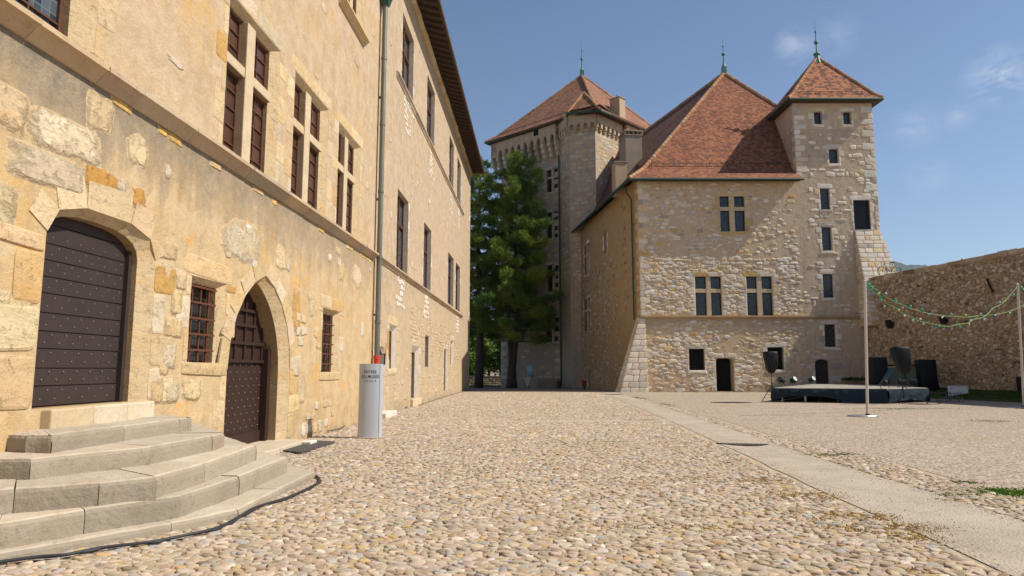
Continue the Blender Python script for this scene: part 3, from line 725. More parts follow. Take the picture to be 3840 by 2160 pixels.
stones(mb, Fa, rnd, (9.5, 20.3, 9.2, 14.8), lambda u, q: (.62 if u < 15 else .25) if snoise(u, q, .9, 1) > .42 else (.18 if u < 15 else .03), (.2, .36), (.28, .8), .02, palF, 1, .035, .45, .12, 10, ops=opsF)
stones(mb, Fa, rnd, (9.3, 20.3, 5.4, 9.3), lambda u, q: .6 if snoise(u, q, .8, 5) > .4 else .12, (.2, .42), (.3, .8), .024, palF, 1, .035, .5, .2, 12, ops=opsF)
rubble(mb, Fa, (9.3, 20.3, 5.4, 14.7), 2300, 13, MIXD + WHITE, .12, .5, .03, 1, lambda u, q: (1 if snoise(u, q, .8, 5) < .5 else .3) * (1 if q < 8 + 1.5 * snoise(u, q, 1.6, 2) else max(.06, (.4 if u < 14.5 else .2) - .03 * (q - 9))), opsF, (.45, .65))
rubble(mb, Fa, (9.3, 20.3, .1, 4.9), 1500, 12, MIXD + WHITE, .12, .62, .03, 1, lambda u, q: (1 if snoise(u, q, 1.0, 9) > .45 else .1) * (1 if u < 17 else .2), opsF, (.42, .62))
quoins(mb, Fa, rnd, 8.99, 4.9, 15.0, 1, MIXD, .018, (.35, .5), (.35, .75), 1)
for o in (F1, F2, F3): surround(mb, Fa, rnd, o, YEL if o is F1 else MIXD, .018, 1, True, True, (.28, .55), (.35, .6))
for o in (b1_, b2_): surround(mb, Fa, rnd, o, WHITE, .018, 1, True, True, (.15, .35), (.3, .5))
quoins(mb, Fa, rnd, 14.12, .05, 2.1, -1, WHITE, .018, (.35, .5), (.3, .6), 1); quoins(mb, Fa, rnd, 15.37, .05, 2.1, 1, WHITE, .018, (.35, .5), (.3, .6), 1)
stone(mb, Fa, rnd, 14.3, 2.5, .75, .3, .02, WHITE, 1, .3, .06); stone(mb, Fa, rnd, 15.15, 2.5, .8, .3, .02, WHITE, 1, .3, .06)
FM = [M['facade'], M['stoneF'], M['jamb']]
mb.build('wall', FM, lod)
# west side wall
EDGE[0] = 'blend'
V1 = Op(14.6, 16.4, 10.4, 13.2, .3, .05, near=.05); V2 = Op(14.4, 16.8, 5.1, 8.1, .3, .05, near=.05); V3 = Op(8.4, 9.3, 11.2, 12.9, .3, .0)
V4 = Op(20.2, 21.2, -.3, 1.9, .3, 0); V5 = Op(14.6, 15.5, -.3, 1.25, .3, 0)
opsW = [V1, V2, V3, V4, V5]
mb = MB(); wall(mb, Wf, [(0, -.6), (22, -.6), (22, 15.2), (0, 15.2)], opsW, 0, 2, t=(.42, .35, .26))
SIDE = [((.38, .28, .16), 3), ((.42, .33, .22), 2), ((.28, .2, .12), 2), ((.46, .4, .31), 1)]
stones(mb, Wf, rnd, (5, 22, .2, 10), lambda u, q: .7 if snoise(u, q, 1.1, 4) > .5 else .12, (.12, .26), (.16, .4), .035, SIDE, 1, .03, .6, .16, 8, ops=opsW)
EDGE[0] = None; rubble(mb, Wf, (5.5, 21.5, .2, 10.5), 3600, 14, SIDE + [((.52, .46, .36), 2)], .07, .36, .04, 1, lambda u, q: 1 if snoise(u, q, 1.1, 4) > .48 - .01 * (u - 12) else .12, opsW, (.6, .9)); EDGE[0] = 'blend'
stones(mb, Wf, rnd, (2.6, 4.2, 5.5, 14.5), lambda u, q: .8, (.3, .45), (.4, .7), .015, SIDE, 1, .03, .3, .06, 8)
quoins(mb, Wf, rnd, .02, 4.9, 15.0, 1, YEL, .015, (.35, .5), (.3, .7), 1)
for o in (V1, V2, V3, V5): surround(mb, Wf, rnd, o, SIDE + WHITE, .015, 1, True, True, (.15, .35))
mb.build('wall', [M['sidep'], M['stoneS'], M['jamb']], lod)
MB().slab([(9.02, 46.56), (20.38, 46.56), (20.38, 50.3), (26, 50.3), (26, 66), (6.9, 66)], 14.6, 14.75).build('ceiling_slab', M['black'], lod)
mb = MB(); mb.add([(26, 50.2, -.5), (26, 66, -.5), (26, 66, 15.2), (26, 50.2, 15.2)], [(0, 1, 2, 3)]); mb.add([(26, 66, -.5), (6.2, 68, -.5), (6.2, 68, 15.2), (26, 66, 15.2)], [(0, 1, 2, 3)])
mb.build('wall', M['facade'], lod)
msf = (M['jamb'], M['iron'], M['glass'])
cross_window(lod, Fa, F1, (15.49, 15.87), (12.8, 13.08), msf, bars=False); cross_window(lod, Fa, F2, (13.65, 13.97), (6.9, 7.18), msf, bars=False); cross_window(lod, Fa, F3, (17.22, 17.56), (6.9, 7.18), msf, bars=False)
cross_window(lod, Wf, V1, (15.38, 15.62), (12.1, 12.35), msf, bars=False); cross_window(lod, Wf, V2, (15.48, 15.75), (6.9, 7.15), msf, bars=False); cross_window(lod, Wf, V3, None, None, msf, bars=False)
for o in (b1_, b2_):
    w = back(lod, Fa, o, M['black']); g = MB(); lattice_bars(g, Fa, o.u0, o.u1, o.z0, o.z1, 6, 8, -.12, .014); g.build('bars', M['iron'], w)
back(lod, Fa, od, M['black'], 'doorway'); back(lod, Wf, V4, M['black'], 'doorway'); back(lod, Wf, V5, M['black'], 'doorway')
mb = MB(); u = 9.0       # moulded course over the ground floor
while u < 20.39:
    w = min(rnd.uniform(.7, 1.5), 20.4 - u)
    for (a, b, c) in ((5.2, 5.29, .17), (5.1, 5.2, .11), (5.03, 5.1, .05)): mb.box(Fa, u + .003, u + w - .003, -.02, c, a, b, 0, (.52, .38, .22) if b > 5.25 else (.46, .33, .2))
    u += w
mb.build('string_course', M['stone'], lod)
# corner buttress with sloping faces
EDGE[0] = None
class Slope:
    """frame lying on a battered face: (u, n, z) -> between a top and a bottom edge"""
    def __init__(s, b0, b1, t0, t1, n, zb, zt):
        s.b0, s.b1, s.t0, s.t1, s.n, s.zb, s.zt = map(lambda q: Vector(q) if isinstance(q, tuple) else q, (b0, b1, t0, t1, n, zb, zt))
    def __call__(s, u, n, q):
        k = (q - s.zb) / (s.zt - s.zb); a = s.b0.lerp(s.t0, k); b = s.b1.lerp(s.t1, k); L = (s.b1 - s.b0).length
        p = a + (b - a).normalized() * u + s.n.normalized() * n
        return (p.x, p.y, q)
    def width(s, q):
        k = (q - s.zb) / (s.zt - s.zb); return (s.b1.lerp(s.t1, k) - s.b0.lerp(s.t0, k)).length
def battered(bld, base, top, zb, zt, faces, name, mats, rows, wid, pal):
    mb = MB(); mb.hexa([(x, y, zb) for x, y in base], [(x, y, zt) for x, y in top], 0)
    for i, j in faces:
        b0, b1, t0, t1 = (*base[i], zb), (*base[j], zb), (*top[i], zt), (*top[j], zt)
        dd = Vector(b1) - Vector(b0); upv = Vector(t0) - Vector(b0); nn = dd.cross(upv).normalized()
        fr = Slope(b0, b1, t0, t1, tuple(nn), zb, zt); q = zb + .05
        while q < zt - .1:
            h = rnd.uniform(*rows); W_ = fr.width(q + h / 2); u = 0.0
            while u < W_ - .08:
                w = min(rnd.uniform(*wid), W_ - u)
                if W_ - u - w < .15: w = W_ - u
                stone(mb, fr, rnd, u + w / 2, q + h / 2, w - .025, h - .03, .02, pal, 1, .3, .05, 10); u += w
            q += h
    return mb.build(name, mats, bld)
battered(lod, [(7.35, 46.05), (9.35, 46.05), (9.35, 48.2), (7.35, 48.2)], [(8.8, 46.42), (9.3, 46.42), (9.3, 47.3), (8.8, 47.3)], -.1, 4.95, [(0, 1), (3, 0)], 'buttress', [M['facade'], M['stone']], (.3, .45), (.35, .8), WHITE)
# hipped roof with flared feet
dW = Vector((-.13, 1, 0)); E0 = Vector((8.3, 45.9, 15.0)); K0 = Vector((9.55, 47.15, 16.05)); AP = at_depth(*z('b2', 885, 415), 52.8); E1 = E0 + dW * 21; K1 = K0 + dW * 20.5
KR = Vector((21.0, 47.15, 16.05)); ER = Vector((20.5, 45.9, 15.0))
nf = (KR - K0).cross(AP - K0).normalized(); G = on_plane(*z('b2', 1310, 680), K0, nf)
hb_ = AP + (G - AP) * 2.35
nl = (K1 - K0).cross(AP - K0).normalized(); R2 = at_depth(2325, 562, 65.5); RM = at_depth(2256, 717, 66.8)
roof_poly([K0, Vector((25.4, 47.15, 16.05)), hb_, AP], 'roof', M['tile1'], lod)
roof_poly([E0, ER, Vector((20.6, 47.15, 16.05)), K0], 'roof', M['tile1'], lod)
roof_poly([K0, AP, R2], 'roof', M['tile_shade'], lod); roof_poly([K0, R2, RM], 'roof', M['tile_shade'], lod); roof_poly([K0, RM, K1], 'roof', M['tile_shade'], lod); roof_poly([E1, E0, K0, K1], 'roof', M['tile_shade'], lod)
roof_poly([AP, hb_, Vector((26, 64, 15.5))], 'roof', M['tile1'], lod); roof_poly([AP, Vector((26, 64, 15.5)), R2], 'roof', M['tile1'], lod); roof_poly([R2, Vector((26, 64, 15.5)), E1], 'roof', M['tile1'], lod)
mb = MB(); tile_chain(mb, AP, K0, .15, .36, 0, HIPP, rnd); tile_chain(mb, K0, E0, .15, .36, 0, HIPP, rnd); tile_chain(mb, AP, G + (G - AP) * .1, .15, .36, 0, HIPP, rnd); tile_chain(mb, AP, R2, .15, .36, 0, HIPP, rnd); tile_chain(mb, R2, RM, .14, .36, 0, HIPP, rnd); tile_chain(mb, RM, K1, .14, .36, 0, HIPP, rnd)
mb.build('hip_tiles', M['hip'], lod)
mb = MB(); up = Vector((0, 0, -.1)); mb.tube([E0 + up + Vector((-.05, -.08, 0)), ER + up + Vector((.1, -.08, 0))], .095, 8); mb.tube([E0 + up + Vector((-.08, -.05, 0)), E1 + up], .1, 8)
mb.build('gutter', M['green'], lod)
mb = MB(); mb.hexa([(8.35, 45.98, 14.78), (20.4, 45.98, 14.78), (20.4, 46.52, 15.0), (8.9, 46.52, 15.0)], [(8.35, 45.98, 14.86), (20.4, 45.98, 14.86), (20.4, 46.52, 15.1), (8.9, 46.52, 15.1)])
mb.build('soffit', M['soffit'], lod)
mb = MB()
for k in range(13):      # snow guard rail
    p = Vector((10.2 + k * .85, 47.35, 16.33)); mb.tube([p, p + Vector((0, -.1, .28))], .018, 5)
mb.tube([(10.1, 47.25, 16.5), (20.6, 47.25, 16.5)], .016, 5); mb.build('snow_guard', M['iron'], lod)
def finial(bld, p, h, w, sq, mat):
    x, y, q = p; mb = MB()
    if sq: mb.box(Frame((x, y), (1, 0), (0, 1)), -w, w, -w, w, q - .45, q + .55); mb.lathe((x, y, q + .55), [(w * 1.15, 0), (w * .5, .25), (w * .3, .5)], 8)
    else: mb.lathe((x, y, q), [(w * 1.9, -.55), (w * 1.3, -.2), (w * .8, .15), (w * 1.3, .25), (w * 1.2, .32), (w * .4, .4)], 8)
    b = q + (1.0 if sq else .4); H = q + h
    mb.lathe((x, y, b), [(.06, 0), (.045, (H - b) * .25), (.12, (H - b) * .27), (.17, (H - b) * .31), (.12, (H - b) * .36), (.045, (H - b) * .38), (.035, (H - b) * .62), (.09, (H - b) * .64), (.07, (H - b) * .67), (.02, (H - b) * .7), (.006, H - b)], 8)
    return mb.build('finial', mat, bld)
finial(lod, AP, 3.1, .17, True, M['verd'])
# chimneys and rain pipes of the side slope
def chimney(bld, fr, w, dp, zb, zt, mats, cap='slot'):
    mb = MB(); mb.box(fr, 0, dp, -w, 0, zb, zt, 0); o = mb.build('chimney', mats[0], bld, bevel=.015)
    c = MB()
    if cap == 'slot':
        c.box(fr, -.06, dp + .06, -w - .06, .06, zt, zt + .08)
        for k in range(5):
            t_ = k / 4; c.box(fr, .0, .1, -w * t_ - (.1 if k == 4 else 0) * 0 - .1 * t_, -w * t_ + .1 * (1 - t_), zt + .08, zt + .33); c.box(fr, (dp - .1) * t_, (dp - .1) * t_ + .1, -.1, 0, zt + .081, zt + .329)
        c.box(fr, -.08, dp + .08, -w - .08, .08, zt + .33, zt + .45)
    else: c.box(fr, -.07, dp + .07, -w - .07, .07, zt, zt + .09)
    c.build('chimney_cap', mats[1], o)
    if cap == 'pot':
        p = fr(dp / 2, -w / 2, zt + .09); MB().tube([p, (p[0], p[1], p[2] + .4)], .13, 10).build('flue', M['steel'], o)
def zpix(r, x, y, d): return at_depth(*z(r, x, y), d).z
chimney(lod, Frame((8.98, 51), (-.13, 1), (-1, -.13)), 1.35, 1.67, 14.9, zpix('b1', 1325, 738, 51), (M['chimd'], M['chimd']))
chimney(lod, Frame((7.95, 49.9), (-.13, 1), (-1, -.13)), .92, .96, 14.9, zpix('b1', 1225, 948, 49.9), (M['chim'], M['chimd']), 'flat')
mb = MB(); a = Wf(1.1, .55, 14.75); mb.tube([a, Wf(1.1, .5, 14.4), Wf(1.15, .14, 13.9), Wf(1.15, .14, 13.3), Wf(1.1, .14, 5.1)], .06, 8)
for q in (12, 9.5, 7): mb.box(Wf, 1.05, 1.17, 0, .18, q, q + .05)
mb.build('downpipe', M['green'], lod)
mb = MB(); mb.tube([Wf(19.6, .5, 14.75), Wf(19.7, .5, 14.2), Wf(19.2, .2, 13.2), Wf(19.6, .16, 12.3), Wf(19.6, .16, 0)], .07, 8); mb.build('downpipe', M['green'], lod)

# ================================================================== stair tower
stw = thing('stair_tower', 'slim square stair tower with white corner stones and pointed red tiled roof', 'tower', (23.3, 48, 0))
T = [Op(21.9, 22.48, 19.19, 20.14, .3), Op(24.02, 24.6, 19.19, 20.14, .3), Op(22.82, 23.5, 16.26, 17.34, .25), Op(22.02, 22.7, 12.87, 14.42, .22), Op(21.97, 22.68, 9.89, 11.6, .25),
     Op(21.86, 22.6, 6.56, 8.22, .22), Op(21.8, 22.56, 3.11, 4.68, .22), Op(24.34, 25.5, 11.41, 13.56, .2), Op(21.0, 22.0, .3, 2.25, .3, 0, 'seg', .3)]
EDGE[0] = 'blend'
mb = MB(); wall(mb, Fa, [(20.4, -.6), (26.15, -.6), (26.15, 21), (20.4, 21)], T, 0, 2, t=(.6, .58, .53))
y1 = 50.3
mb.add([(20.4, y1, 14), (20.4, 46.5, 14), (20.4, 46.5, 21), (20.4, y1, 21)], [(0, 1, 2, 3)]); mb.add([(26.15, 46.5, -.5), (26.15, y1, -.5), (26.15, y1, 21), (26.15, 46.5, 21)], [(0, 1, 2, 3)])
mb.add([(26.15, y1, -.5), (20.4, y1, -.5), (20.4, y1, 21), (26.15, y1, 21)], [(0, 1, 2, 3)])
quoins(mb, Fa, rnd, 20.42, 15.3, 20.6, 1, WHITE, .02, (.3, .5), (.35, .8), 1, .04); quoins(mb, Fa, rnd, 26.14, 13.8, 20.6, -1, WHITE, .02, (.3, .55), (.35, .9), 1, .04); quoins(mb, Fa, rnd, 26.14, 11.3, 13.7, -1, WHITE, .02, (.3, .5), (.25, .3), 1, .04)
Lw = Frame((20.4, 46.5), (0, 1), (-1, 0)); quoins(mb, Lw, rnd, 0, 16, 20.6, 1, MIXD, .015, (.3, .5), (.15, .45), 1, .04)
for o in T[:-1]: surround(mb, Fa, rnd, o, WHITE, .018, 1, True, True, (.15, .4) if o is not T[7] else (.15, .28), (.3, .55))
quoins(mb, Fa, rnd, 20.98, .3, 2.0, -1, WHITE, .02, (.35, .5), (.2, .5), 1); quoins(mb, Fa, rnd, 22.02, .3, 2.0, 1, WHITE, .02, (.35, .5), (.3, .9), 1)
stone(mb, Fa, rnd, 21.5, 2.38, 1.3, .24, .02, WHITE, 1, .3, .06)
stones(mb, Fa, rnd, (20.9, 26, 8.6, 19), lambda u, q: .38 if snoise(u, q, 1.2, 2) > .5 else .14, (.2, .4), (.25, .75), .022, WHITE, 1, .04, .6, .15, 10, ops=T)
stones(mb, Fa, rnd, (24.7, 26, 8.6, 20), lambda u, q: .5, (.2, .4), (.3, .7), .022, WHITE + MIXD, 1, .04, .6, .15, 10, ops=T)
stones(mb, Fa, rnd, (20.4, 24.3, .3, 9), lambda u, q: .3 if snoise(u, q, 1.2, 7) > .5 else .07, (.16, .32), (.22, .55), .022, palF, 1, .04, .6, .15, 10, ops=T)
mb.build('wall', [M['towerp'], M['stoneT'], M['jamb']], stw)
for o in T[:-2]:
    fr_ = MB(); n0 = -o.depth + .005; w = .04
    fr_.box(Fa, o.u0, o.u0 + w, n0, n0 + .05, o.z0, o.z1).box(Fa, o.u1 - w, o.u1, n0, n0 + .05, o.z0, o.z1).box(Fa, o.u0 + w, o.u1 - w, n0, n0 + .05, o.z0, o.z0 + w).box(Fa, o.u0 + w, o.u1 - w, n0, n0 + .05, o.z1 - w, o.z1)
    w_ = fr_.build('window', M['wood'], stw); MB().box(Fa, o.u0, o.u1, n0 - .03, n0 + .01, o.z0, o.z1).build('pane', M['glass'], w_)
w_ = back(stw, Fa, T[7], plain('dark_violet_pane', (.03, .03, .055), .3, 0, .2, 3, .1)); g = MB(); lattice_bars(g, Fa, 24.34, 25.5, 11.41, 13.56, 8, 13, -.06, .014); g.build('bars', M['iron'], w_)
MB().prism(Fa, T[8].outer(), -.33, -.27).build('door', M['doorb'], stw)
mb = MB(); mb.box(Fa, 20.4, 24.4, -.02, .17, 5.2, 5.29, 0, (.45, .35, .24)).box(Fa, 20.4, 24.4, -.02, .11, 5.1, 5.2, 0, (.4, .31, .22)).box(Fa, 20.4, 24.4, -.02, .05, 5.03, 5.1, 0, (.4, .31, .22)); mb.build('string_course', M['stone'], stw)
EDGE[0] = None
battered(stw, [(24.3, 44.9), (27.4, 44.9), (28.2, 51), (24.3, 51)], [(24.32, 46.46), (26.13, 46.46), (26.13, 51), (24.32, 51)], 4.5, 11.25, [(0, 1), (3, 0), (1, 2)], 'buttress', [M['towerp'], M['stone']], (.25, .42), (.3, .75), WHITE + MIXD)
c0, c1, c2, c3 = Vector((19.86, 45.9, 20.95)), Vector((26.65, 45.9, 20.95)), Vector((26.65, 50.8, 20.95)), Vector((19.86, 50.8, 20.95)); TA = Vector((23.25, 48.35, 25.15))
def flare(c, k=.1): return c + (TA - c) * k + Vector((0, 0, -.12))
ks = [flare(c) for c in (c0, c1, c2, c3)]; cs = (c0, c1, c2, c3)
for i in range(4):
    j = (i + 1) % 4; roof_poly([cs[i], cs[j], ks[j], ks[i]], 'roof', M['tile2'], stw, .08); roof_poly([ks[i], ks[j], TA], 'roof', M['tile2'], stw, .08)
mb = MB()
for i in range(4): tile_chain(mb, TA, ks[i], .12, .33, 0, HIPP, rnd); tile_chain(mb, ks[i], cs[i], .12, .3, 0, HIPP, rnd)
mb.build('hip_tiles', M['hip'], stw)
mb = MB(); dz = Vector((0, 0, -.1))
for i in range(4):
    mb.tube([cs[i] + dz, cs[(i + 1) % 4] + dz], .09, 8)
mb.tube([c0 + dz, c0 + dz + Vector((.01, 0, 0))], .1, 8); mb.build('gutter', M['green'], stw)
MB().slab([(19.95, 45.98), (26.55, 45.98), (26.55, 50.7), (19.95, 50.7)], 20.76, 20.86).build('soffit', M['soffit'], stw)
mb = MB()
for k in range(5):
    p = Vector((20.9 + k * 1.1, 46.25, 21.35)); mb.tube([p, p + Vector((0, -.08, .2))], .016, 5)
mb.tube([(20.8, 46.18, 21.5), (25.6, 46.18, 21.5)], .014, 5); mb.build('snow_guard', M['iron'], stw)
finial(stw, TA, 3.0, .2, False, M['verd'])

# ================================================================== great tower
EDGE[0] = 'blend'
gt = thing('great_tower', 'massive square tower with arched machicolations and faded red pyramid roof behind the pines', 'tower', (8, 72, 0))
dA = Vector((.724, -.69)); dA.normalize(); dB = Vector((.69, .724)); dB.normalize(); L0 = Vector((-1.2, 72.5)); N0 = L0 + dA * 13; C0 = L0 + dA * 6.5 + dB * 6.5; R0 = N0 + dB * 13; Bk = L0 + dB * 13
TAf = Frame(L0, dA, (-.69, -.724)); TBf = Frame(N0, dB, (.724, -.69))
P0 = Vector((4.9, 66.68)); P1 = Vector((5.72, 64.45)); P2 = N0 + Vector((.05, .05))
T1f = Frame(P1, P2 - P1, ((P2 - P1).y, -(P2 - P1).x)); T0f = Frame(P0, P1 - P0, ((P1 - P0).y, -(P1 - P0).x))
G_ = [Op(6.62, 8.25, 19.83, 22.21, .3, .03, near=.03), Op(6.55, 8.3, 14.95, 17.68, .3, .03, near=.03), Op(6.6, 8.3, 9.42, 12.16, .3, .03, near=.03), Op(6.35, 8.28, 4.3, 7.06, .3, .03, near=.03), Op(1.5, 3.0, 11, 13.5, .3)]
mb = MB(); LA = (P0 - L0).length; wall(mb, TAf, [(0, -1), (LA, -1), (LA, 25.5), (0, 25.5)], G_, 0, 2, t=(.45, .4, .33))
for fr, L in ((T0f, (P1 - P0).length), (T1f, (P2 - P1).length), (TBf, 13)):
    wall(mb, fr, [(0, -1), (L, -1), (L, 27), (0, 27)], [], 0, 2)
for a, b in ((R0, Bk), (Bk, L0)): mb.add([(a.x, a.y, -1), (b.x, b.y, -1), (b.x, b.y, 27), (a.x, a.y, 27)], [(0, 1, 2, 3)])
GTP = [((.56, .49, .39), 4), ((.48, .41, .33), 3), ((.54, .42, .26), 2), ((.38, .33, .28), 1)]
stones(mb, TAf, rnd, (.1, LA, 13, 24), lambda u, q: .62 if snoise(u, q, .9, 2) > .45 else .25, (.3, .5), (.4, 1.1), .02, GTP, 1, .04, .35, .08, 10, ops=G_)
stones(mb, TAf, rnd, (.1, LA, 0, 13), lambda u, q: .25 if snoise(u, q, .9, 5) > .6 else .03, (.25, .45), (.3, .8), .015, GTP, 1, .04, .4, .1, 8, ops=G_)
quoins(mb, TAf, rnd, 0, 0, 25, 1, GTP, .02, (.35, .55), (.4, .9), 1); quoins(mb, TAf, rnd, LA, 0, 24, -1, GTP, .02, (.35, .55), (.3, .8), 1)
EDGE[0] = None
for fr, L in ((T0f, 2.3), (T1f, 2.7)): stones(mb, fr, rnd, (0.02, L + .02, 10, 25), lambda u, q: .85, (.3, .52), (.35, 1.0), .02, GTP, 1, .035, .3, .06, 8)
TBP = [((.52, .45, .34), 4), ((.46, .38, .28), 3), ((.5, .37, .2), 2), ((.56, .52, .46), 1)]
stones(mb, TBf, rnd, (0.02, 8, 12, 24.9), lambda u, q: .8, (.3, .5), (.35, 1.0), .02, TBP, 1, .035, .3, .06, 8)
for o in G_[:4]: surround(mb, TAf, rnd, o, GTP, .02, 1, True, True, (.25, .5), (.35, .6))
mb.build('wall', [M['great'], M['stoneG'], M['jamb']], gt)
for o in G_[:4]:
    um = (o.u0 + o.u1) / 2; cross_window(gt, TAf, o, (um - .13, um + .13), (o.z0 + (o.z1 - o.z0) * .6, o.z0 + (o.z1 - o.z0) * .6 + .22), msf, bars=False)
back(gt, TAf, G_[4], M['glass'])
MB().box(TAf, 6.1, 8.5, 0, .22, 4.05, 4.27, 0, (.45, .41, .35)).build('sill', M['stone'], gt)
MB().box(T0f, 1.5, 1.62, -.01, .01, 20.6, 22.3).build('arrow_slit', M['black'], gt)
def machicol(fr, u0, u1, n, ow, zs, zc, zt, out, cz, lobes, pal, back_=.35):
    """parapet wall carried on corbels, its foot cut into little arches"""
    s_ = (u1 - u0) / n; hw = s_ * ow / 2; poly = [(u0, zt), (u0, zs)]
    for i in range(n):
        c = u0 + s_ * (i + .5); poly.append((c - hw, zs))
        for k in range(1, 6): a = math.pi * (1 - k / 6); poly.append((c + hw * math.cos(a), zs + (zc - zs) * math.sin(a)))
        poly.append((c + hw, zs))
    poly += [(u1, zs), (u1, zt)]
    MB().prism(fr, poly, out - back_, out, 0, None).build('parapet', M['great'], gt)
    for i in range(n + 1):
        c = u0 + s_ * i; w = s_ * (1 - ow) / 2 * .95; mb = MB(); ht = zs - cz; t_ = pick(rnd, pal)
        for k in range(lobes):
            r = ht / lobes * .62; nn = out - r * .9 - (out - r * .6) * k / lobes; q = zs - ht / lobes * (k + .45)
            a, b = max(u0 - .02, c - w), min(u1 + .02, c + w)
            mb.tube([fr(a, nn, q), fr(b, nn, q)], r, 10, 0, t_); mb.box(fr, a + .01, b - .01, -.02, nn, q - r * .6, q + r * .95, 0, t_)
        mb.build('corbel', M['stone'], gt)
machicol(TAf, -.8, LA + .1, 10, .58, 24.95, 25.7, 26.95, .8, 23.35, 3, GTP)
machicol(TBf, 4.5, 13.8, 9, .58, 24.95, 25.7, 26.95, .8, 23.35, 3, TBP)
machicol(T1f, 0, (P2 - P1).length + .1, 4, .6, 25.45, 25.8, 27.2, .32, 25.0, 2, TBP, .2); machicol(T0f, .1, (P1 - P0).length, 4, .55, 25.45, 25.75, 27.1, .3, 24.8, 2, GTP, .2); machicol(TBf, 0, 4.4, 6, .6, 25.45, 25.8, 27.2, .32, 25.0, 2, TBP, .2)
MB().box(TAf, 5.6, 6.25, .79, .82, 26.0, 26.75).build('window', M['black'], gt)
AF = Frame(L0, (-.69, -.724), (-.724, .69)); MB().box(AF, -.0, .8, 0, .82, 24.95, 26.95).build('parapet', M['great'], gt)
zc = zpix('b1', 955, 275, C0.y); GA = Vector((C0.x, C0.y, zc)); ze = 26.9
q0 = L0 + (-dA - dB) * 1.3; q1 = N0 + (dA - dB) * 1.0; q2 = R0 + (dA + dB) * 1.3; q3 = Bk + (dB - dA) * 1.3
E = [Vector((q.x, q.y, ze)) for q in (q0, q1, q2, q3)]; K = [e_ + (GA - e_) * .13 + Vector((0, 0, -.35)) for e_ in E]
for i in range(4):
    j = (i + 1) % 4; roof_poly([E[i], E[j], K[j], K[i]], 'roof', M['tile3'], gt); roof_poly([K[i], K[j], GA], 'roof', M['tile3'], gt)
tp = [at_depth(*z('b1', 805, 640), 65.9), at_depth(*z('b1', 850, 562), 63.9), at_depth(*z('b1', 1100, 538), 62.2), at_depth(*z('b1', 1300, 625), 66.6), at_depth(*z('b1', 972, 408), 65.2)]
roof_poly([tp[0], tp[1], tp[4]], 'roof', M['tile3'], gt); roof_poly([tp[1], tp[2], tp[4]], 'roof', M['tile3'], gt); roof_poly([tp[2], tp[3], tp[4]], 'roof', M['tile3'], gt)
mb = MB()
for i in range(3): tile_chain(mb, GA, K[i], .16, .4, 0, HIPP, rnd); tile_chain(mb, K[i], E[i], .16, .4, 0, HIPP, rnd)
tile_chain(mb, tp[4], tp[1], .14, .4, 0, HIPP, rnd); tile_chain(mb, tp[4], tp[2], .14, .4, 0, HIPP, rnd)
mb.build('hip_tiles', M['hip'], gt)
mb = MB(); dz = Vector((0, 0, -.12)); mb.tube([E[0] + dz, tp[0] + dz, tp[1] + dz, tp[2] + dz, tp[3] + dz, E[2] + dz], .12, 8)
mb.tube([tp[0] + dz, Vector(TAf(8.3, .6, 25.4)), Vector(TAf(8.5, .2, 23.2)), Vector(TAf(8.5, .15, 0))], .08, 8); mb.build('gutter', M['green'], gt)
mb = MB(); mb.slab([(q.x, q.y) for q in (q0 + (dA + dB) * .12, q1, q2, q3)], ze - .28, ze - .2); mb.build('soffit', M['soffit'], gt)
MB().slab([(tp[0].x, tp[0].y), (tp[1].x, tp[1].y), (tp[2].x, tp[2].y), (tp[3].x, tp[3].y), (P0.x, P0.y)], 27.08, 27.16).build('soffit', M['soffit'], gt)
mb = MB(); p = E[0] + (K[0] - E[0]) * .8
a, b = K[0] + Vector((0, 0, .22)), K[0].lerp(K[1], .74) + Vector((0, 0, .22)); mb.tube([a, b], .025, 5)
for k in range(8): c = a.lerp(b, k / 7); mb.tube([c, c + Vector((0, 0, -.3))], .02, 5)
mb.build('snow_guard', M['iron'], gt)
finial(gt, GA, 4.0, .22, True, M['verd'])
zt_ = zpix('b1', 1285, 445, 65.9); _c = Vector(TBf(3.6, .5, 0)); chimney(gt, Frame(_c[:2], dB, (.724, -.69)), 1.2, 1.05, 26.9, zt_, (M['chim'], M['chimd']), 'pot')

# ================================================================== rampart on the right
EDGE[0] = (.33, .245, .155)
ram = thing('rampart_wall', 'tall rough rubble rampart wall in shade along the right side of the courtyard', 'wall', (25.5, 40, 0))
Rf = Frame((24.6, 46.48), (1.9, -12.5), (-12.5, -1.9))
mb = MB(); pr_ = [(0, -.5), (44, -.5), (44, 7.8), (0, 7.75)]
wall(mb, Rf, pr_, [], 0); top = [Rf(0, 0, 7.75), Rf(44, 0, 7.8), Rf(44, -2.6, 7.8), Rf(0, -2.6, 7.75)]; mb.add(top, [(0, 1, 2, 3)])
mb.add([Rf(0, -2.6, -.5), Rf(44, -2.6, -.5), Rf(44, -2.6, 7.8), Rf(0, -2.6, 7.75)], [(0, 1, 2, 3)]); mb.add([Rf(44, 0, -.5), Rf(44, -2.6, -.5), Rf(44, -2.6, 7.8), Rf(44, 0, 7.8)], [(0, 1, 2, 3)])
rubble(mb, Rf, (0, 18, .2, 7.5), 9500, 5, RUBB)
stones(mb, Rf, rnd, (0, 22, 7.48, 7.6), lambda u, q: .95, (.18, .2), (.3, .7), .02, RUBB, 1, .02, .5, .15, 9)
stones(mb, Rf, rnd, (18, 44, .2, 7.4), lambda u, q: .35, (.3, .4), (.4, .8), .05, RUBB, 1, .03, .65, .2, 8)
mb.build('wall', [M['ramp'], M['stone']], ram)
mb = MB(); u = 0.0
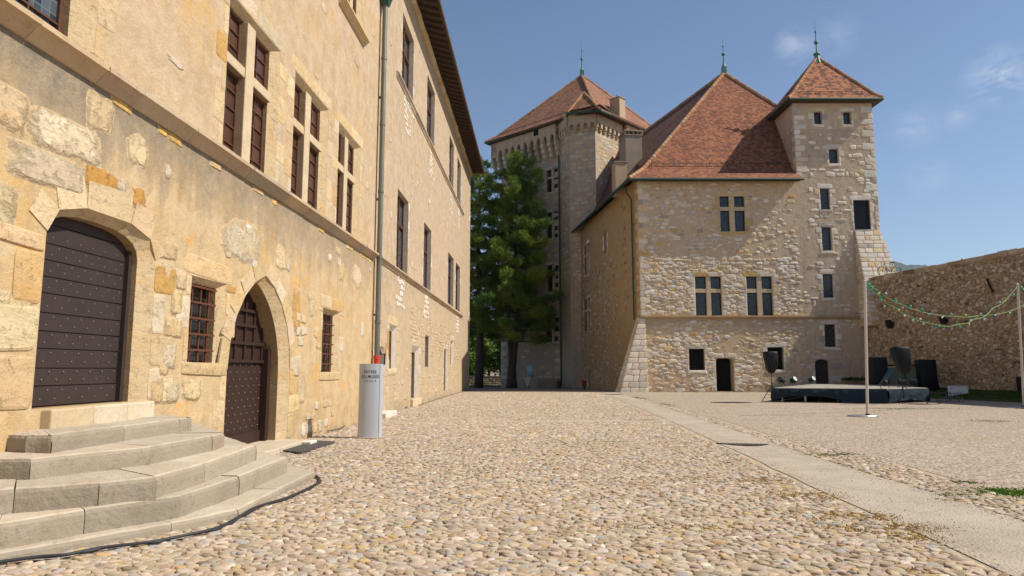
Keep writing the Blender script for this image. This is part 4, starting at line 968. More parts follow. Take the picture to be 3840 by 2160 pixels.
while u < 43:      # worn coping with uneven stones
    w = rnd.uniform(.35, .95); dz_ = rnd.uniform(-.035, .03); mb.box(Rf, u, u + w - .012, -.62 + rnd.uniform(-.04, .04), .035 + rnd.uniform(-.03, .03), 7.6 + dz_ * .3, 7.86 + dz_, 0, pick(rnd, RUBB)); u += w
mb.build('coping', M['stone'], ram, bevel=.03)
mb = MB()
for k in range(46):
    stone(mb, Rf, rnd, rnd.uniform(.5, 17), rnd.uniform(.8, 7.2), rnd.uniform(.06, .2), rnd.uniform(.05, .13), .008, [((.03, .022, .015), 1)], 0, .9, .42, 9, .02)
mb.build('putlog_holes', M['black'], ram)
EDGE[0] = None
# ================================================================== ground
def struct(o): o['kind'] = 'structure'; return o
def lerp_tab(tab, y):
    if y <= tab[0][0]: (a, b), (c, d) = tab[0], tab[1]
    elif y >= tab[-1][0]: (a, b), (c, d) = tab[-2], tab[-1]
    else:
        for (a, b), (c, d) in zip(tab, tab[1:]):
            if a <= y <= c: break
    return b + (d - b) * (y - a) / (c - a)
PL = [(3, 3.78), (6.4, 3.93), (9.56, 4.1), (12.8, 4.35), (20.8, 4.85), (41.7, 5.9)]
PR = [(3, 5.3), (7.2, 5.38), (12.6, 5.52), (20.2, 5.98), (41.7, 7.02)]
PB = [(3, 6.0), (8.5, 6.33), (12, 6.6), (16.6, 6.28), (20, 6.5), (39, 7.08)]
def xwall(y): return -4.48 + (.05 if y < 21.4 else .035) * (y - 21.4)
t = NT('sandy_mortar_ground', .95, 0, .1); X = t.xyz()
v = t.mapping((1, 1, .01)); vc = t.voro(9, out='Color', vec=v); vd = t.voro(9, vec=v)
sep = t.xyz(vc); k = sep[0]
c = t.ramp(k, [(0, (.3, .25, .19)), (.35, (.42, .345, .26)), (.7, (.48, .41, .32)), (1, (.5, .39, .24))])
far = t.rng(X[1], 44, 50)
m0 = t.mix(t.rng(t.noise(30, 4, .7), .3, .7), (.34, .27, .19), (.43, .345, .25))
c = t.mix(far, m0, t.mix(t.rng(vd, .02, .07), c, (.25, .2, .15)))
moss = t.math('MULTIPLY', t.rng(t.noise(.42, 4, .6, dist=.6), .56, .64), t.rng(t.noise(5, 5, .7), .42, .62))
c = t.mix(t.math('MULTIPLY', moss, .8), c, (.42, .27, .08)); t.color(c); t.bump(t.noise(45, 4, .7), .5, .01); M['ground'] = t.mat
xs = [-3000, -400, -60, -20, 0, 20, 60, 400, 6000]; ys = [-400, -40, 0, 20, 48, 55, 65, 80, 110, 300, 6000]
mb = MB(); mb.add([(x, y, 0 if y <= 48 else max(-.55, -.016 * (y - 48)) if y < 100 else -1.5) for y in ys for x in xs], [(j*9+i, j*9+i+1, j*9+i+10, j*9+i+9) for j in range(10) for i in range(8)])
struct(mb.build('ground', M['ground']))
# concrete-like paths
t = NT('smooth_path', .9, 0, .15); n1 = t.noise(1.3, 5, .6); n2 = t.noise(60, 3, .7)
c = t.mix(t.rng(n1, .35, .65), (.27, .225, .17), (.4, .34, .26)); sp = t.rng(t.voro(38), .1, .4)
c = t.mix(t.math('MULTIPLY', sp, .35), t.mix(.4, c, (.6, .52, .42)), t.mix(.5, c, (.25, .2, .15))); c = t.mix(t.rng(n2, .4, .7, 0, .4), c, (.5, .44, .36)); st_ = t.rng(t.noise(.45, 5, .7, dist=.8), .5, .62, 0, .45); c = t.mix(st_, c, t.mix(1.0, c, (.72, .7, .66), 'MULTIPLY')); ck = t.math('ABSOLUTE', t.math('SUBTRACT', t.noise(.7, 5, .65, dist=1.2), .5)); c = t.mix(t.rng(ck, 0, .006, .6, 0), c, (.16, .13, .1)); t.color(c); t.bump(t.math('ADD', n2, t.voro(38)), .8, .01); M['path'] = t.mat
ys = ramp3(-4, 46, 64); rr = random.Random(3); vs = []
for y in ys: vs += [(lerp_tab(PL, y) + rr.uniform(-.03, .03), y, .009), (lerp_tab(PR, y) + rr.uniform(-.03, .03), y, .009)]
mb = MB(); mb.add(vs, [(2*i, 2*i+1, 2*i+3, 2*i+2) for i in range(63)]); struct(mb.build('path', M['path']))
vs = []; xs = ramp3(-4.4, 4.9, 24)
for x in xs: vs += [(x, 20.35 + rr.uniform(-.06, .06) + .03 * x, .006), (x, 21.15 + rr.uniform(-.06, .06) + .03 * x, .006)]
mb = MB(); mb.add(vs, [(2*i, 2*i+2, 2*i+3, 2*i+1) for i in range(23)]); struct(mb.build('path', M['path']))
# fine pebble paving of the right half
t = NT('fine_pebble_paving', .9, 0, .15); X = t.xyz(); v = t.mapping((1, 1.15, .01))
vc = t.xyz(t.voro(17, out='Color', vec=v)); vd = t.voro(17, vec=v)
c = t.ramp(vc[0], [(0, (.22, .172, .13)), (.3, (.335, .275, .21)), (.55, (.42, .35, .275)), (.8, (.5, .43, .355)), (1, (.39, .29, .2))])
c = t.mix(t.rng(vd, .55, .8), c, (.33, .26, .19))
w_ = t.math('ABSOLUTE', t.math('SUBTRACT', t.noise(.16, 3, .6, dist=.8), .5)); line = t.rng(w_, 0.0, .006, .55, 0)
c = t.mix(line, c, (.3, .24, .15)); gm = t.math('MULTIPLY', t.rng(t.noise(.3, 5, .65), .58, .66), t.rng(t.noise(3, 5, .7), .48, .6)); c = t.mix(t.math('MULTIPLY', gm, .6), c, (.33, .27, .12))
c = t.mix(t.rng(t.noise(.5, 4, .6), .35, .65, 0, .3), c, t.mix(1.0, c, (.8, .76, .72), 'MULTIPLY')); t.color(c)
t.bump(t.rng(vd, .1, .75, 1, 0), .8, .02); M['fine'] = t.mat
L_ = [(lerp_tab(PB, y), y) for y in ramp3(-4, 46.4, 40)]; poly = L_ + [(24.5, 46.4), (31, 2), (31, -4)]
mb = MB(); k = len(poly); tri = tessellate_polygon([[Vector((x, y, 0)) for x, y in poly]]); mb.add([(x, y, .005) for x, y in poly], [tuple(a) if (Vector(poly[a[1]]) - Vector(poly[a[0]])).cross(Vector(poly[a[2]]) - Vector(poly[a[0]])) > 0 else tuple(a[::-1]) for a in tri])
struct(mb.build('courtyard_paving', M['fine']))

def np_mesh(name, V, Fc, C, mat, smooth=True):
    me = bpy.data.meshes.new(name); nf, k = Fc.shape
    me.vertices.add(len(V)); me.vertices.foreach_set('co', V.astype(np.float32).ravel())
    me.loops.add(nf * k); me.loops.foreach_set('vertex_index', Fc.astype(np.int32).ravel())
    me.polygons.add(nf); me.polygons.foreach_set('loop_start', np.arange(0, nf * k, k, dtype=np.int32)); me.polygons.foreach_set('loop_total', np.full(nf, k, dtype=np.int32))
    me.polygons.foreach_set('use_smooth', np.full(nf, smooth))
    me.update(calc_edges=True)
    if C is not None:
        ca = me.color_attributes.new('tint', 'FLOAT_COLOR', 'POINT'); ca.data.foreach_set('color', np.concatenate([C, np.ones((len(C), 1))], 1).astype(np.float32).ravel())
    me.materials.append(mat); me.validate(); o = bpy.data.objects.new(name, me); col.objects.link(o); return o
rg = np.random.default_rng(7)
CPAL = np.array([(.4, .34, .275), (.42, .345, .255), (.36, .28, .195), (.4, .325, .255), (.26, .2, .145), (.42, .3, .16), (.33, .315, .3), (.5, .44, .37), (.35, .285, .215)])
CW = np.array([4, 4, 3.5, 3, 1.3, .9, 1.3, 1.5, 3]); CW = CW / CW.sum()
def cobbles(y0, y1, sx, sy, N, rings, seed):
    g = np.random.default_rng(seed); out = []; y = y0; row = 0
    while y < y1:
        for xa, xb in ((xwall(y) + .08, lerp_tab(PL, y) - .04), (lerp_tab(PR, y) + .05, lerp_tab(PB, y) - .04)):
            n = int((xb - xa) / sx)
            if n > 0: out.append(np.stack([xa + (np.arange(n) + .5 * (row % 2) + g.uniform(-.3, .3, n)) * sx, y + g.uniform(-.33, .33, n) * sy, g.uniform(.72, 1.25, n)], 1))
        y += sy; row += 1
    P = np.concatenate(out); 
    keep = ~((np.abs(P[:, 1] - 20.75 - .03 * P[:, 0]) < g.uniform(.2, .5, len(P))) & (P[:, 0] < 5)); P = P[keep]; n = len(P)
    a = np.where(g.random(n) < .7, g.normal(0, .35, n), g.uniform(0, np.pi, n)); el = g.uniform(1.05, 2.0, n); s = P[:, 2] * .5
    ax = sx * s * np.sqrt(el) * 1.12; ay = sx * s / np.sqrt(el) * 1.12; h = g.uniform(.009, .024, n)
    th = np.arange(N) * 2 * np.pi / N; pw = .82
    cx = np.sign(np.cos(th)) * np.abs(np.cos(th)) ** pw; cy = np.sign(np.sin(th)) * np.abs(np.sin(th)) ** pw
    jit = 1 + g.uniform(-.14, .14, (n, N)); tilt = g.uniform(-.2, .2, (n, 2)); VV = []
    for sc_, hz in rings:
        x = cx * jit * ax[:, None] * sc_; yv = cy * jit * ay[:, None] * sc_
        xr = x * np.cos(a)[:, None] - yv * np.sin(a)[:, None]; yr = x * np.sin(a)[:, None] + yv * np.cos(a)[:, None]
        zz = h[:, None] * hz + (xr * tilt[:, :1] + yr * tilt[:, 1:]) * (hz > 0)
        VV.append(np.stack([P[:, :1] + xr, P[:, 1:2] + yr, zz], 2))
    VV.append(np.stack([P[:, :1], P[:, 1:2], h[:, None]], 2)); V = np.concatenate(VV, 1); sink = .5 + .5 * np.sin(P[:, 0] * 1.7 + 2 * np.sin(P[:, 1] * .9)) * np.sin(P[:, 1] * 1.3 + P[:, 0] * .5); V[:, :, 2] -= (.021 * sink ** 2.5 * g.uniform(0, 1, n))[:, None]; nv = V.shape[1]
    T = []
    for r_ in range(len(rings) - 1):
        for i in range(N):
            j = (i + 1) % N; T += [(r_*N+i, r_*N+j, (r_+1)*N+j), (r_*N+i, (r_+1)*N+j, (r_+1)*N+i)]
    r_ = len(rings) - 1
    for i in range(N): T.append((r_*N+i, r_*N+(i+1) % N, nv - 1))
    T = np.array(T); Fc = (T[None] + (np.arange(n) * nv)[:, None, None]).reshape(-1, 3)
    cc = CPAL[g.choice(len(CPAL), n, p=CW)] * g.uniform(.88, 1.22, (n, 1)) * g.uniform(.96, 1.04, (n, 3)); C = np.repeat(cc[:, None], nv, 1).reshape(-1, 3)
    return V.reshape(-1, 3), Fc, C
M['cob'] = m_stone('cobble_stone', True, grain=22, bump=.35, veins=.05, dist=.008)
parts_ = [cobbles(2.2, 15, .086, .06, 9, ((1, -.01), (.95, .68), (.74, .97)), 1), cobbles(15, 30, .112, .08, 7, ((1, -.01), (.8, .75)), 2), cobbles(30, 46.2, .14, .12, 6, ((1, -.01), (.72, .8)), 3)]
off = 0; Vs, Fs, Cs = [], [], []
for V, Fc, C in parts_: Vs.append(V); Fs.append(Fc + off); Cs.append(C); off += len(V)
o = np_mesh('cobblestones', np.concatenate(Vs), np.concatenate(Fs), np.concatenate(Cs), M['cob']); o['kind'] = 'stuff'
tag(o, 'rounded river cobblestones set in sandy mortar across the courtyard', 'cobblestones')
# weeds and dry grass in the joints
M['grass'] = m_stone('grass_blades', True, grain=8, bump=0, veins=0)
def blades(patches, name, seed, hgt=(.02, .05), wd=.006, dens=1.0):
    g = np.random.default_rng(seed); V = []; C = []
    for (x, y, zz, rx, ry, n, colr) in patches:
        n = int(n * dens)
        px = x + g.normal(0, rx, n); py = y + g.normal(0, ry, n); h = g.uniform(*hgt, n); a = g.uniform(0, 2 * np.pi, n); w = wd * g.uniform(.7, 1.5, n); l = g.uniform(-.6, .6, (n, 2)) * h[:, None]
        b0 = np.stack([px - w * np.cos(a), py - w * np.sin(a), np.full(n, zz)], 1); b1 = np.stack([px + w * np.cos(a), py + w * np.sin(a), np.full(n, zz)], 1); b2 = np.stack([px + l[:, 0], py + l[:, 1], zz + h], 1)
        V.append(np.stack([b0, b1, b2], 1).reshape(-1, 3)); C.append(np.repeat(np.array(colr) * g.uniform(.7, 1.3, (n, 1)), 3, 0))
    V = np.concatenate(V); o = np_mesh(name, V, np.arange(len(V)).reshape(-1, 3), np.concatenate(C), M['grass'], False); o['kind'] = 'stuff'; return o
GR = (.1, .17, .03); YG = (.3, .24, .06); OC = (.44, .32, .12)
def gp(r, x, y): q = on_ground(*z(r, x, y)); return q.x, q.y
pt_ = []
for (x, y, rx, ry, n, c) in ((100, 418, .4, .12, 1500, GR), (150, 432, .35, .1, 800, YG), (1380, 495, .2, .12, 1500, GR), (1500, 492, .12, .08, 500, GR), (2420, 720, .26, .14, 5200, (.13, .24, .03)), (2190, 738, .14, .06, 1500, GR), (2220, 662, .1, .05, 500, GR),
                            (620, 640, .35, .16, 2200, OC), (980, 650, .25, .16, 1500, OC), (1250, 740, .22, .16, 2500, OC), (1380, 860, .25, .14, 2600, OC), (1750, 940, .3, .14, 3000, OC), (1650, 870, .14, .1, 1200, OC), (200, 930, .4, .1, 1500, OC), (620, 940, .3, .06, 1200, OC), (1900, 1000, .12, .1, 800, OC), (1900, 1190, .12, .05, 500, OC),
                            (10, 500, .1, .3, 700, OC), (250, 150, .12, .8, 1200, GR), (420, 190, .15, .8, 900, YG), (270, 283, .3, .1, 500, YG), (1850, 215, 1.2, .25, 1500, GR), (2360, 290, .4, .3, 700, YG), (2310, 770, .3, .05, 600, YG), (240, 225, .2, .3, 400, YG)):
    gx, gy = gp('d1', x, y); pt_.append((gx, gy, .005, rx, ry, n, c))
o = blades(pt_, 'grass', 5, (.008, .022), .009, .6); tag(o, 'small weeds and dry grass growing in the joints of the paving', 'grass')

g = np.random.default_rng(12); n = 5200; yy = 4 + 40 * g.random(n) ** 1.6; side = g.random(n)
xa = np.array([lerp_tab(PL, q) for q in yy]); xb = np.array([lerp_tab(PR, q) for q in yy]); xc = np.array([lerp_tab(PB, q) for q in yy])
xx = np.where(side < .3, xa + np.abs(g.normal(0, .12, n)), np.where(side < .6, xb - np.abs(g.normal(0, .14, n)), np.where(side < .85, xc + np.abs(g.normal(0, .5, n)), xa + (xb - xa) * g.random(n))))
rs_ = g.uniform(.006, .02, n) ; N6 = np.arange(6) * np.pi / 3
b_ = np.stack([xx[:, None] + np.cos(N6) * rs_[:, None] * g.uniform(.7, 1.3, (n, 6)), yy[:, None] + np.sin(N6) * rs_[:, None] * g.uniform(.7, 1.3, (n, 6)), np.full((n, 6), .006)], 2)
V = np.concatenate([b_, np.stack([xx, yy, .009 + rs_ * .7], 1)[:, None]], 1); T6 = np.array([(i, (i + 1) % 6, 6) for i in range(6)])
cc = CPAL[g.choice(len(CPAL), n)] * g.uniform(.7, 1.1, (n, 1))
o = np_mesh('grit', V.reshape(-1, 3), (T6[None] + (np.arange(n) * 7)[:, None, None]).reshape(-1, 3), np.repeat(cc[:, None], 7, 1).reshape(-1, 3), M['cob']); o['kind'] = 'stuff'; tag(o, 'loose grit and little stones spilled along the edges of the smooth path', 'grit')

# grass bank at the foot of the rampart
toe = [(21.9, 41.5), (22.4, 38), (23.2, 34.5), (24.3, 31), (25.6, 27), (27.6, 20), (29.6, 8)]; mb = MB(); vs = []
for i, (x, y) in enumerate(toe):
    xw = 24.6 + 1.9 / 12.5 * (46.48 - y) + .1
    for k in range(5): f = k / 4; vs.append((x + (xw - x) * f, y + rr.uniform(-.2, .2) * 0, -.02 + .46 * (f ** .7)))
mb.add(vs, [(5*i+k, 5*i+5+k, 5*i+6+k, 5*i+1+k) for i in range(6) for k in range(4)])
M['turf'] = plain('turf', (.05, .075, .02), .95, 0, .5, 2, .6); struct(mb.build('grass_bank', M['turf'], smooth=True))
ptc = []
for i in range(170):
    f = rr.random() ** .8; k = rr.random(); y = 41 - 22 * k; x0 = lerp_tab([(b, a) for a, b in toe[::-1]], y); xw = 24.6 + 1.9 / 12.5 * (46.48 - y)
    ptc.append((x0 + (xw - x0) * f, y, -.02 + .46 * (f ** .7) - .01, .25, .3, 220, (.06, .11, .02)))
for i in range(90): y = 48 + rr.random() * 0; ptc.append((rr.uniform(-7, -1), rr.uniform(70, 82), -.5, .4, .4, 120, (.05, .1, .02)))
o = blades(ptc, 'grass', 6, (.06, .14), .012); tag(o, 'dark green grass along the foot of the shaded rampart and under the pines', 'grass')
mb = MB(); mb.add([(-14, 68, -.36), (1, 71.5, -.4), (-.5, 90, -.5), (-14, 90, -.5)], [(0, 1, 2, 3)]); struct(mb.build('lawn', M['turf']))

# ================================================================== stone steps
stp = thing('stone_steps', 'broad half-octagonal flight of five worn grey stone steps below the boarded door', 'steps', (-4.5, 7.5, 0))
M['step'] = m_stone('worn_step_stone', True, grain=7, bump=1.0, veins=.1, dist=.03, ani=1.0)
a3 = lambda pts, h: [on_ground(*z('a3', x, y), h) for x, y in pts]
HS = [.94, .75, .545, .33, .105]
SP = [a3([(135, 735), (265, 735), (905, 655), (965, 650)], HS[0]), a3([(0, 850), (155, 855), (760, 795), (1070, 740), (1130, 725)], HS[1]), a3([(0, 1005), (75, 1005), (500, 975), (790, 945), (1030, 880), (1290, 790)], HS[2]),
      a3([(0, 1175), (430, 1110), (910, 1040), (1205, 945), (1445, 850)], HS[3]), a3([(0, 1330), (865, 1180), (1200, 1110), (1590, 920)], HS[4])]
# the far end is closed towards the wall, the near end mirrors it outside the frame
near_end = [[(-5.3, 7.05)], [(-5.3, 6.5)], [(-4.75, 5.75), (-5.4, 5.65)], [(-4.45, 5.05), (-5.5, 4.85)], [(-4.12, 4.95), (-4.6, 4.35), (-5.6, 4.15)]]
far_end = [(-5.0, 9.75), (-4.95, 10.75), (-4.9, 11.3), (-4.85, 11.8), (-4.8, 12.3)]
STP = [((.47, .415, .335), 4), ((.5, .435, .345), 4), ((.44, .385, .31), 3)]
def pick_s(r_): c = r_.choice(STP)[0]; k = r_.uniform(.92, 1.06); return tuple(q * k for q in c)
rs = random.Random(11)
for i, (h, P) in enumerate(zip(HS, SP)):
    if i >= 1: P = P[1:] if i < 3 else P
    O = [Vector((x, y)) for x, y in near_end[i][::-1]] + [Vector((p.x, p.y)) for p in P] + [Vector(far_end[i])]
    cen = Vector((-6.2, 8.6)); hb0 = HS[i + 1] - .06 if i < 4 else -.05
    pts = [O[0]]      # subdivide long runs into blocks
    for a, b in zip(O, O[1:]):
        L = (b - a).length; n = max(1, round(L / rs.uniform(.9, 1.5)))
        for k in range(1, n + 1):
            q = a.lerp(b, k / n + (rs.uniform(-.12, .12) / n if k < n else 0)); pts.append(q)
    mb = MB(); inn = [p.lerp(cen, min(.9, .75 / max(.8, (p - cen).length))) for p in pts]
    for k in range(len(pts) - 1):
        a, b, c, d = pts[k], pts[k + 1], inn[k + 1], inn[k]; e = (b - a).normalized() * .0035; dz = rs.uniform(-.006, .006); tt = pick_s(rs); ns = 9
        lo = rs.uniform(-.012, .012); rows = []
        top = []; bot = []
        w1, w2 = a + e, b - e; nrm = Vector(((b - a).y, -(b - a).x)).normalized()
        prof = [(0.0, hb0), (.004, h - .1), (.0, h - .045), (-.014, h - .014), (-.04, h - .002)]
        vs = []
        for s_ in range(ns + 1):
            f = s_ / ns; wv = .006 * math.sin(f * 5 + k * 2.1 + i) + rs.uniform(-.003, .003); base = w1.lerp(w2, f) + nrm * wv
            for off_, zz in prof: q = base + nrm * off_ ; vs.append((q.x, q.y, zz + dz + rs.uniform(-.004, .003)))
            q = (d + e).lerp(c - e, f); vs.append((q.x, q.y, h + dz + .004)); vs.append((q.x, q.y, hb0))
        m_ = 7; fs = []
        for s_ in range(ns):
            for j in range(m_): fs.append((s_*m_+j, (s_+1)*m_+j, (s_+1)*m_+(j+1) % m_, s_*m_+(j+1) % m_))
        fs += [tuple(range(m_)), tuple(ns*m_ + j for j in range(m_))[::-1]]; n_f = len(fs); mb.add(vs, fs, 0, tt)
        for q_ in range(n_f):      # the upright faces get a darker tint than the treads
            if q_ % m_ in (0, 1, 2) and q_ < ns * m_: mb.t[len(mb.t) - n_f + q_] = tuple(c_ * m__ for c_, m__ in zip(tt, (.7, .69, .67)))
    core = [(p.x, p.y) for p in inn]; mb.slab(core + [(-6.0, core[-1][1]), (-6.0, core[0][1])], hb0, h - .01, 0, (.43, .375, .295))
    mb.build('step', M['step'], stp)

# ================================================================== small things on the left
tot = thing('museum_sign', 'tall silver oval sign pillar reading ENTRÉE DU MUSÉE', 'sign', (-3.3, 15.75, 0))
def bulge(x, w, d): return d * (1 - (2 * x / w) ** 2) ** .5 if abs(2 * x / w) < 1 else 0
TW, TD = .555, .13; ang = R(4)
def tpt(x, y, zz): c, s_ = math.cos(ang), math.sin(ang); return (-3.3 + x * c - y * s_, 15.75 + x * s_ + y * c, zz)
prof = [(-TW / 2, 0)] + [(x, -.03 - bulge(x, TW * 1.08, TD)) for x in ramp3(-TW / 2 + .03, TW / 2 - .03, 13)] + [(TW / 2, 0)] + [(x, .03 + bulge(x, TW * 1.08, TD)) for x in ramp3(TW / 2 - .03, -TW / 2 + .03, 13)]
k = len(prof); mb = MB(); vs = [tpt(x, y, zz) for zz in (.03, 1.715) for x, y in prof]; mb.add(vs, [(i, (i + 1) % k, (i + 1) % k + k, i + k) for i in range(k)] + [tuple(range(k))[::-1], tuple(i + k for i in range(k))])
t = NT('brushed_aluminium', .42, .35, .5); t.color((.55, .57, .6)); t.bump(t.noise(1, 3, .6, t.mapping((3, 3, 160))), .06, .002); M['alu'] = t.mat
mb.build('sign_body', M['alu'], tot)
mb = MB()
for x in (-.235, .215): mb.hexa([tpt(x, -.035 - bulge(x, TW * 1.08, TD), .04), tpt(x + .008, -.035 - bulge(x, TW * 1.08, TD), .04), tpt(x + .008, -.02, .04), tpt(x, -.02, .04)], [tpt(x, -.035 - bulge(x, TW * 1.08, TD), 1.71), tpt(x + .008, -.035 - bulge(x, TW * 1.08, TD), 1.71), tpt(x + .008, -.02, 1.71), tpt(x, -.02, 1.71)])
mb.build('edge_profile', M['steel'], tot)
mb = MB(); mb.lathe((-3.25, 15.75, .012), [(.49, 0), (.49, .022), (.47, .028)], 40, sq=.42); mb.build('base_plate', plain('weathered_steel_plate', (.42, .36, .3), .6, .3, .2), tot)
txm = plain('sign_lettering_paint', (.05, .05, .055), .5, 0, .05, 3, 0)
def lettering(txt, cx, cz, size, sx):
    cu = bpy.data.curves.new('lettering', 'FONT'); cu.body = txt; cu.size = size; cu.align_x = 'CENTER'; cu.space_character = 1.05; cu.offset = .0008
    o = bpy.data.objects.new('lettering', cu); col.objects.link(o); bpy.context.view_layer.update()
    me = bpy.data.meshes.new_from_object(o); bpy.data.objects.remove(o)
    for v_ in me.vertices:
        x = cx + v_.co.x * sx; zz = cz + v_.co.y; v_.co = tpt(x, -.0335 - bulge(x, TW * 1.08, TD), zz)
    me.materials.clear(); me.materials.append(txm); q = bpy.data.objects.new('lettering', me); col.objects.link(q); place(q, tot); return q
lettering('ENTRÉE', 0.0, 1.497, .098, .82); lettering('DU MUSÉE', 0.0, 1.388, .098, .85)
mb = MB()
for i in range(5):
    x = -.118 + i * .059; mb.add([tpt(xx, -.0338 - bulge(xx, TW * 1.08, TD), zz) for xx, zz in ((x - .014, 1.318), (x + .012, 1.294), (x + .012, 1.342))], [(0, 1, 2)])
mb.build('arrow', txm, tot)
mt = [on_ground(*z('c1', x, y)) for x, y in ((205, 1215), (530, 1120), (1120, 1150), (720, 1280))]
t = NT('ribbed_rubber', .8, 0, .3); t.color((.045, .042, .042)); w1_ = t.voro(38, vec=t.mapping((1, 1, .1)), rnd=.1); t.bump(w1_, .9, .01); c = t.mix(t.rng(w1_, .1, .4), (.02, .02, .02), (.09, .08, .075)); t.color(c)
o = MB().slab([(p.x, p.y) for p in mt], .028, .05).build('door_mat', t.mat, bevel=.008); tag(o, 'dark grey ribbed rubber mat lying on cobbles before the pointed doorway', 'doormat')
M['rub'] = plain('black_rubber_cable', (.03, .032, .036), .55, 0, .2, 10, 0)
cb = [on_ground(*z('a3', x, y), .045) for x, y in ((-260, 1420), (0, 1378), (200, 1352), (330, 1342), (500, 1308), (760, 1277), (940, 1242), (1060, 1216), (1130, 1190), (1200, 1152), (1290, 1102), (1450, 1052), (1560, 1002), (1602, 975), (1603, 955), (1590, 945))]
def smooth_path(P, n=6):
    P = [Vector(p) for p in P]; out = []
    for i in range(len(P) - 1):
        a, b, c, d = P[max(i - 1, 0)], P[i], P[i + 1], P[min(i + 2, len(P) - 1)]
        for k in range(n): t_ = k / n; out.append(.5 * ((2 * b) + (c - a) * t_ + (2 * a - 5 * b + 4 * c - d) * t_ ** 2 + (3 * b - a - 3 * c + d) * t_ ** 3))
    return out + [P[-1]]
cb = smooth_path(cb); mb = MB(); mb.tube(cb, .015, 7)
mb.tube([p + Vector((.012 * math.sin(i * .9) + .01, .02 * math.cos(i * .7) + .02, -.008)) for i, p in enumerate(cb)], .01, 6)
o = mb.build('cable', M['rub'], smooth=True); tag(o, 'thick black cable curling round the foot of the stone steps', 'cable')
cb = smooth_path([on_ground(*z('c1', x, y), .04) for x, y in ((210, 1215), (400, 1160), (560, 1110), (800, 1055), (880, 1008), (930, 985), (1040, 992), (1180, 965), (1260, 920), (1370, 880), (1650, 822), (1850, 745), (1960, 712), (2080, 662), (2205, 632))] + [Vector(Bf(u, .12 + .04 * math.sin(u), .03)) for u in (8, 12, 17, 22, 26, 30)])
o = MB().tube(cb, .016, 6).build('cable', plain('grey_cable', (.1, .085, .075), .6, 0, .2), smooth=True); tag(o, 'thin grey cable running along the foot of the long ochre wall', 'cable')
sk = thing('cable_socket', 'small white round socket on the cable near the ochre wall', 'socket', on_ground(*z('c1', 1968, 712)))
q = on_ground(*z('c1', 1968, 712), .08); MB().lathe((q.x, q.y, q.z), [(.05, -.05), (.06, 0), (.055, .05)], 12, axis=(.6, -1, .2)).build('socket_body', plain('white_plastic', (.6, .58, .52), .5), sk)
MB().lathe((q.x + .03, q.y - .05, q.z + .01), [(.03, 0), (.03, .012)], 12, axis=(.6, -1, .2)).build('socket_hole', M['black'], sk)
M['grate'] = plain('dark_cast_iron', (.05, .036, .03), .8, .2, .3, 20, .3)
def grate(name, P, label):
    mb = MB(); n = 22; pts = []
    for i in range(n + 1):
        f = i / n; x = P[0][0] + (P[1][0] - P[0][0]) * f; yy = P[0][1] + (P[1][1] - P[0][1]) * f; pts.append((x, yy + (.03 if i % 2 else -.02)))
    low = [(P[0][0] + (P[1][0] - P[0][0]) * f, P[0][1] + (P[1][1] - P[0][1]) * f - P[2] * math.sin(math.pi * f) - .02) for f in ramp3(1, 0, 12)]
    mb.slab(pts + low, .0, .022); o = mb.build(name, M['grate']); tag(o, label, 'drain'); return o
g0, g1_ = on_ground(*z('d1', 715, 426)), on_ground(*z('d1', 1035, 432)); grate('drain_grate', [(g0.x, g0.y), (g1_.x, g1_.y), .42], 'rusty crescent drain grate crossing the smooth path in the foreground')
g0, g1_ = on_ground(*z('d1', 40, 127)), on_ground(*z('d1', 162, 127)); grate('drain_grate', [(g0.x, g0.y), (g1_.x, g1_.y), .9], 'far crescent drain grate at the foot of the white corner buttress')
q = on_ground(*z('d1', 808, 177)); o = MB().lathe((q.x, q.y, .005), [(1.0, 0), (1.0, .012)], 28, sq=.5).build('manhole_cover', M['grate']); tag(o, 'dark round manhole cover in the fine paving in front of the stage', 'manhole cover')

# ================================================================== stage and its gear
ZS = .68; stg = thing('stage', 'low open-air stage with plywood deck and blue black cloth skirt', 'stage', (18, 35, 0))
SG = [(12.6, 32.6), (17.3, 31.1), (20.1, 32.6), (22.2, 38.8), (18.3, 41.0)]
t = NT('worn_plywood_deck', .7, 0, .3); n = t.noise(.9, 5, .65, dist=.6); c = t.mix(t.rng(n, .35, .65), (.2, .18, .15), (.42, .38, .32)); t.color(c); M['deck'] = t.mat
MB().slab(SG, ZS - .07, ZS).build('deck', M['deck'], stg)
t = NT('navy_skirt_cloth', .75, 0, .2); t.color(t.mix(t.noise(2, 4, .6), (.006, .015, .026), (.014, .032, .05))); fo_ = t.noise(1.0, 4, .6, t.mapping((3, 3, 1.2), rot=(.3, .5, .6)), dist=1.5); t.bump(fo_, .5, .12); M['skirt'] = t.mat
def skirt(a, b, zlo, seed):
    rk = random.Random(seed); a = Vector(a); b = Vector(b); L = (b - a).length; n = int(L / .09); d = (b - a).normalized(); nr = Vector((d.y, -d.x)); mb = MB(); m_ = 8; vs = []
    for i in range(n + 1):
        f = i / n; lo = zlo(f)
        for j in range(m_):
            g = j / (m_ - 1); w = .05 * math.sin(i * .55 + 5 * g) * g + .03 * math.sin(i * 1.3 + seed) * g + .05 * math.sin(g * 3.1) + rk.uniform(-.006, .006)
            q = a.lerp(b, f) + nr * (.02 + abs(w) + .02); vs.append((q.x, q.y, (ZS - .015) * (1 - g) + lo * g))
    mb.add(vs, [(i*m_+j, (i+1)*m_+j, (i+1)*m_+j+1, i*m_+j+1) for i in range(n) for j in range(m_-1)]); return mb
skirt(SG[0], SG[1], lambda f: .02 + .3 * math.sin(math.pi * min(1, f / .62)) ** .5 * (1 if f < .62 else 0) if .03 < f else .0, 1).build('skirt', M['skirt'], stg, smooth=True)
skirt(SG[1], SG[2], lambda f: .04 + .1 * math.sin(math.pi * f), 2).build('skirt', M['skirt'], stg, smooth=True)
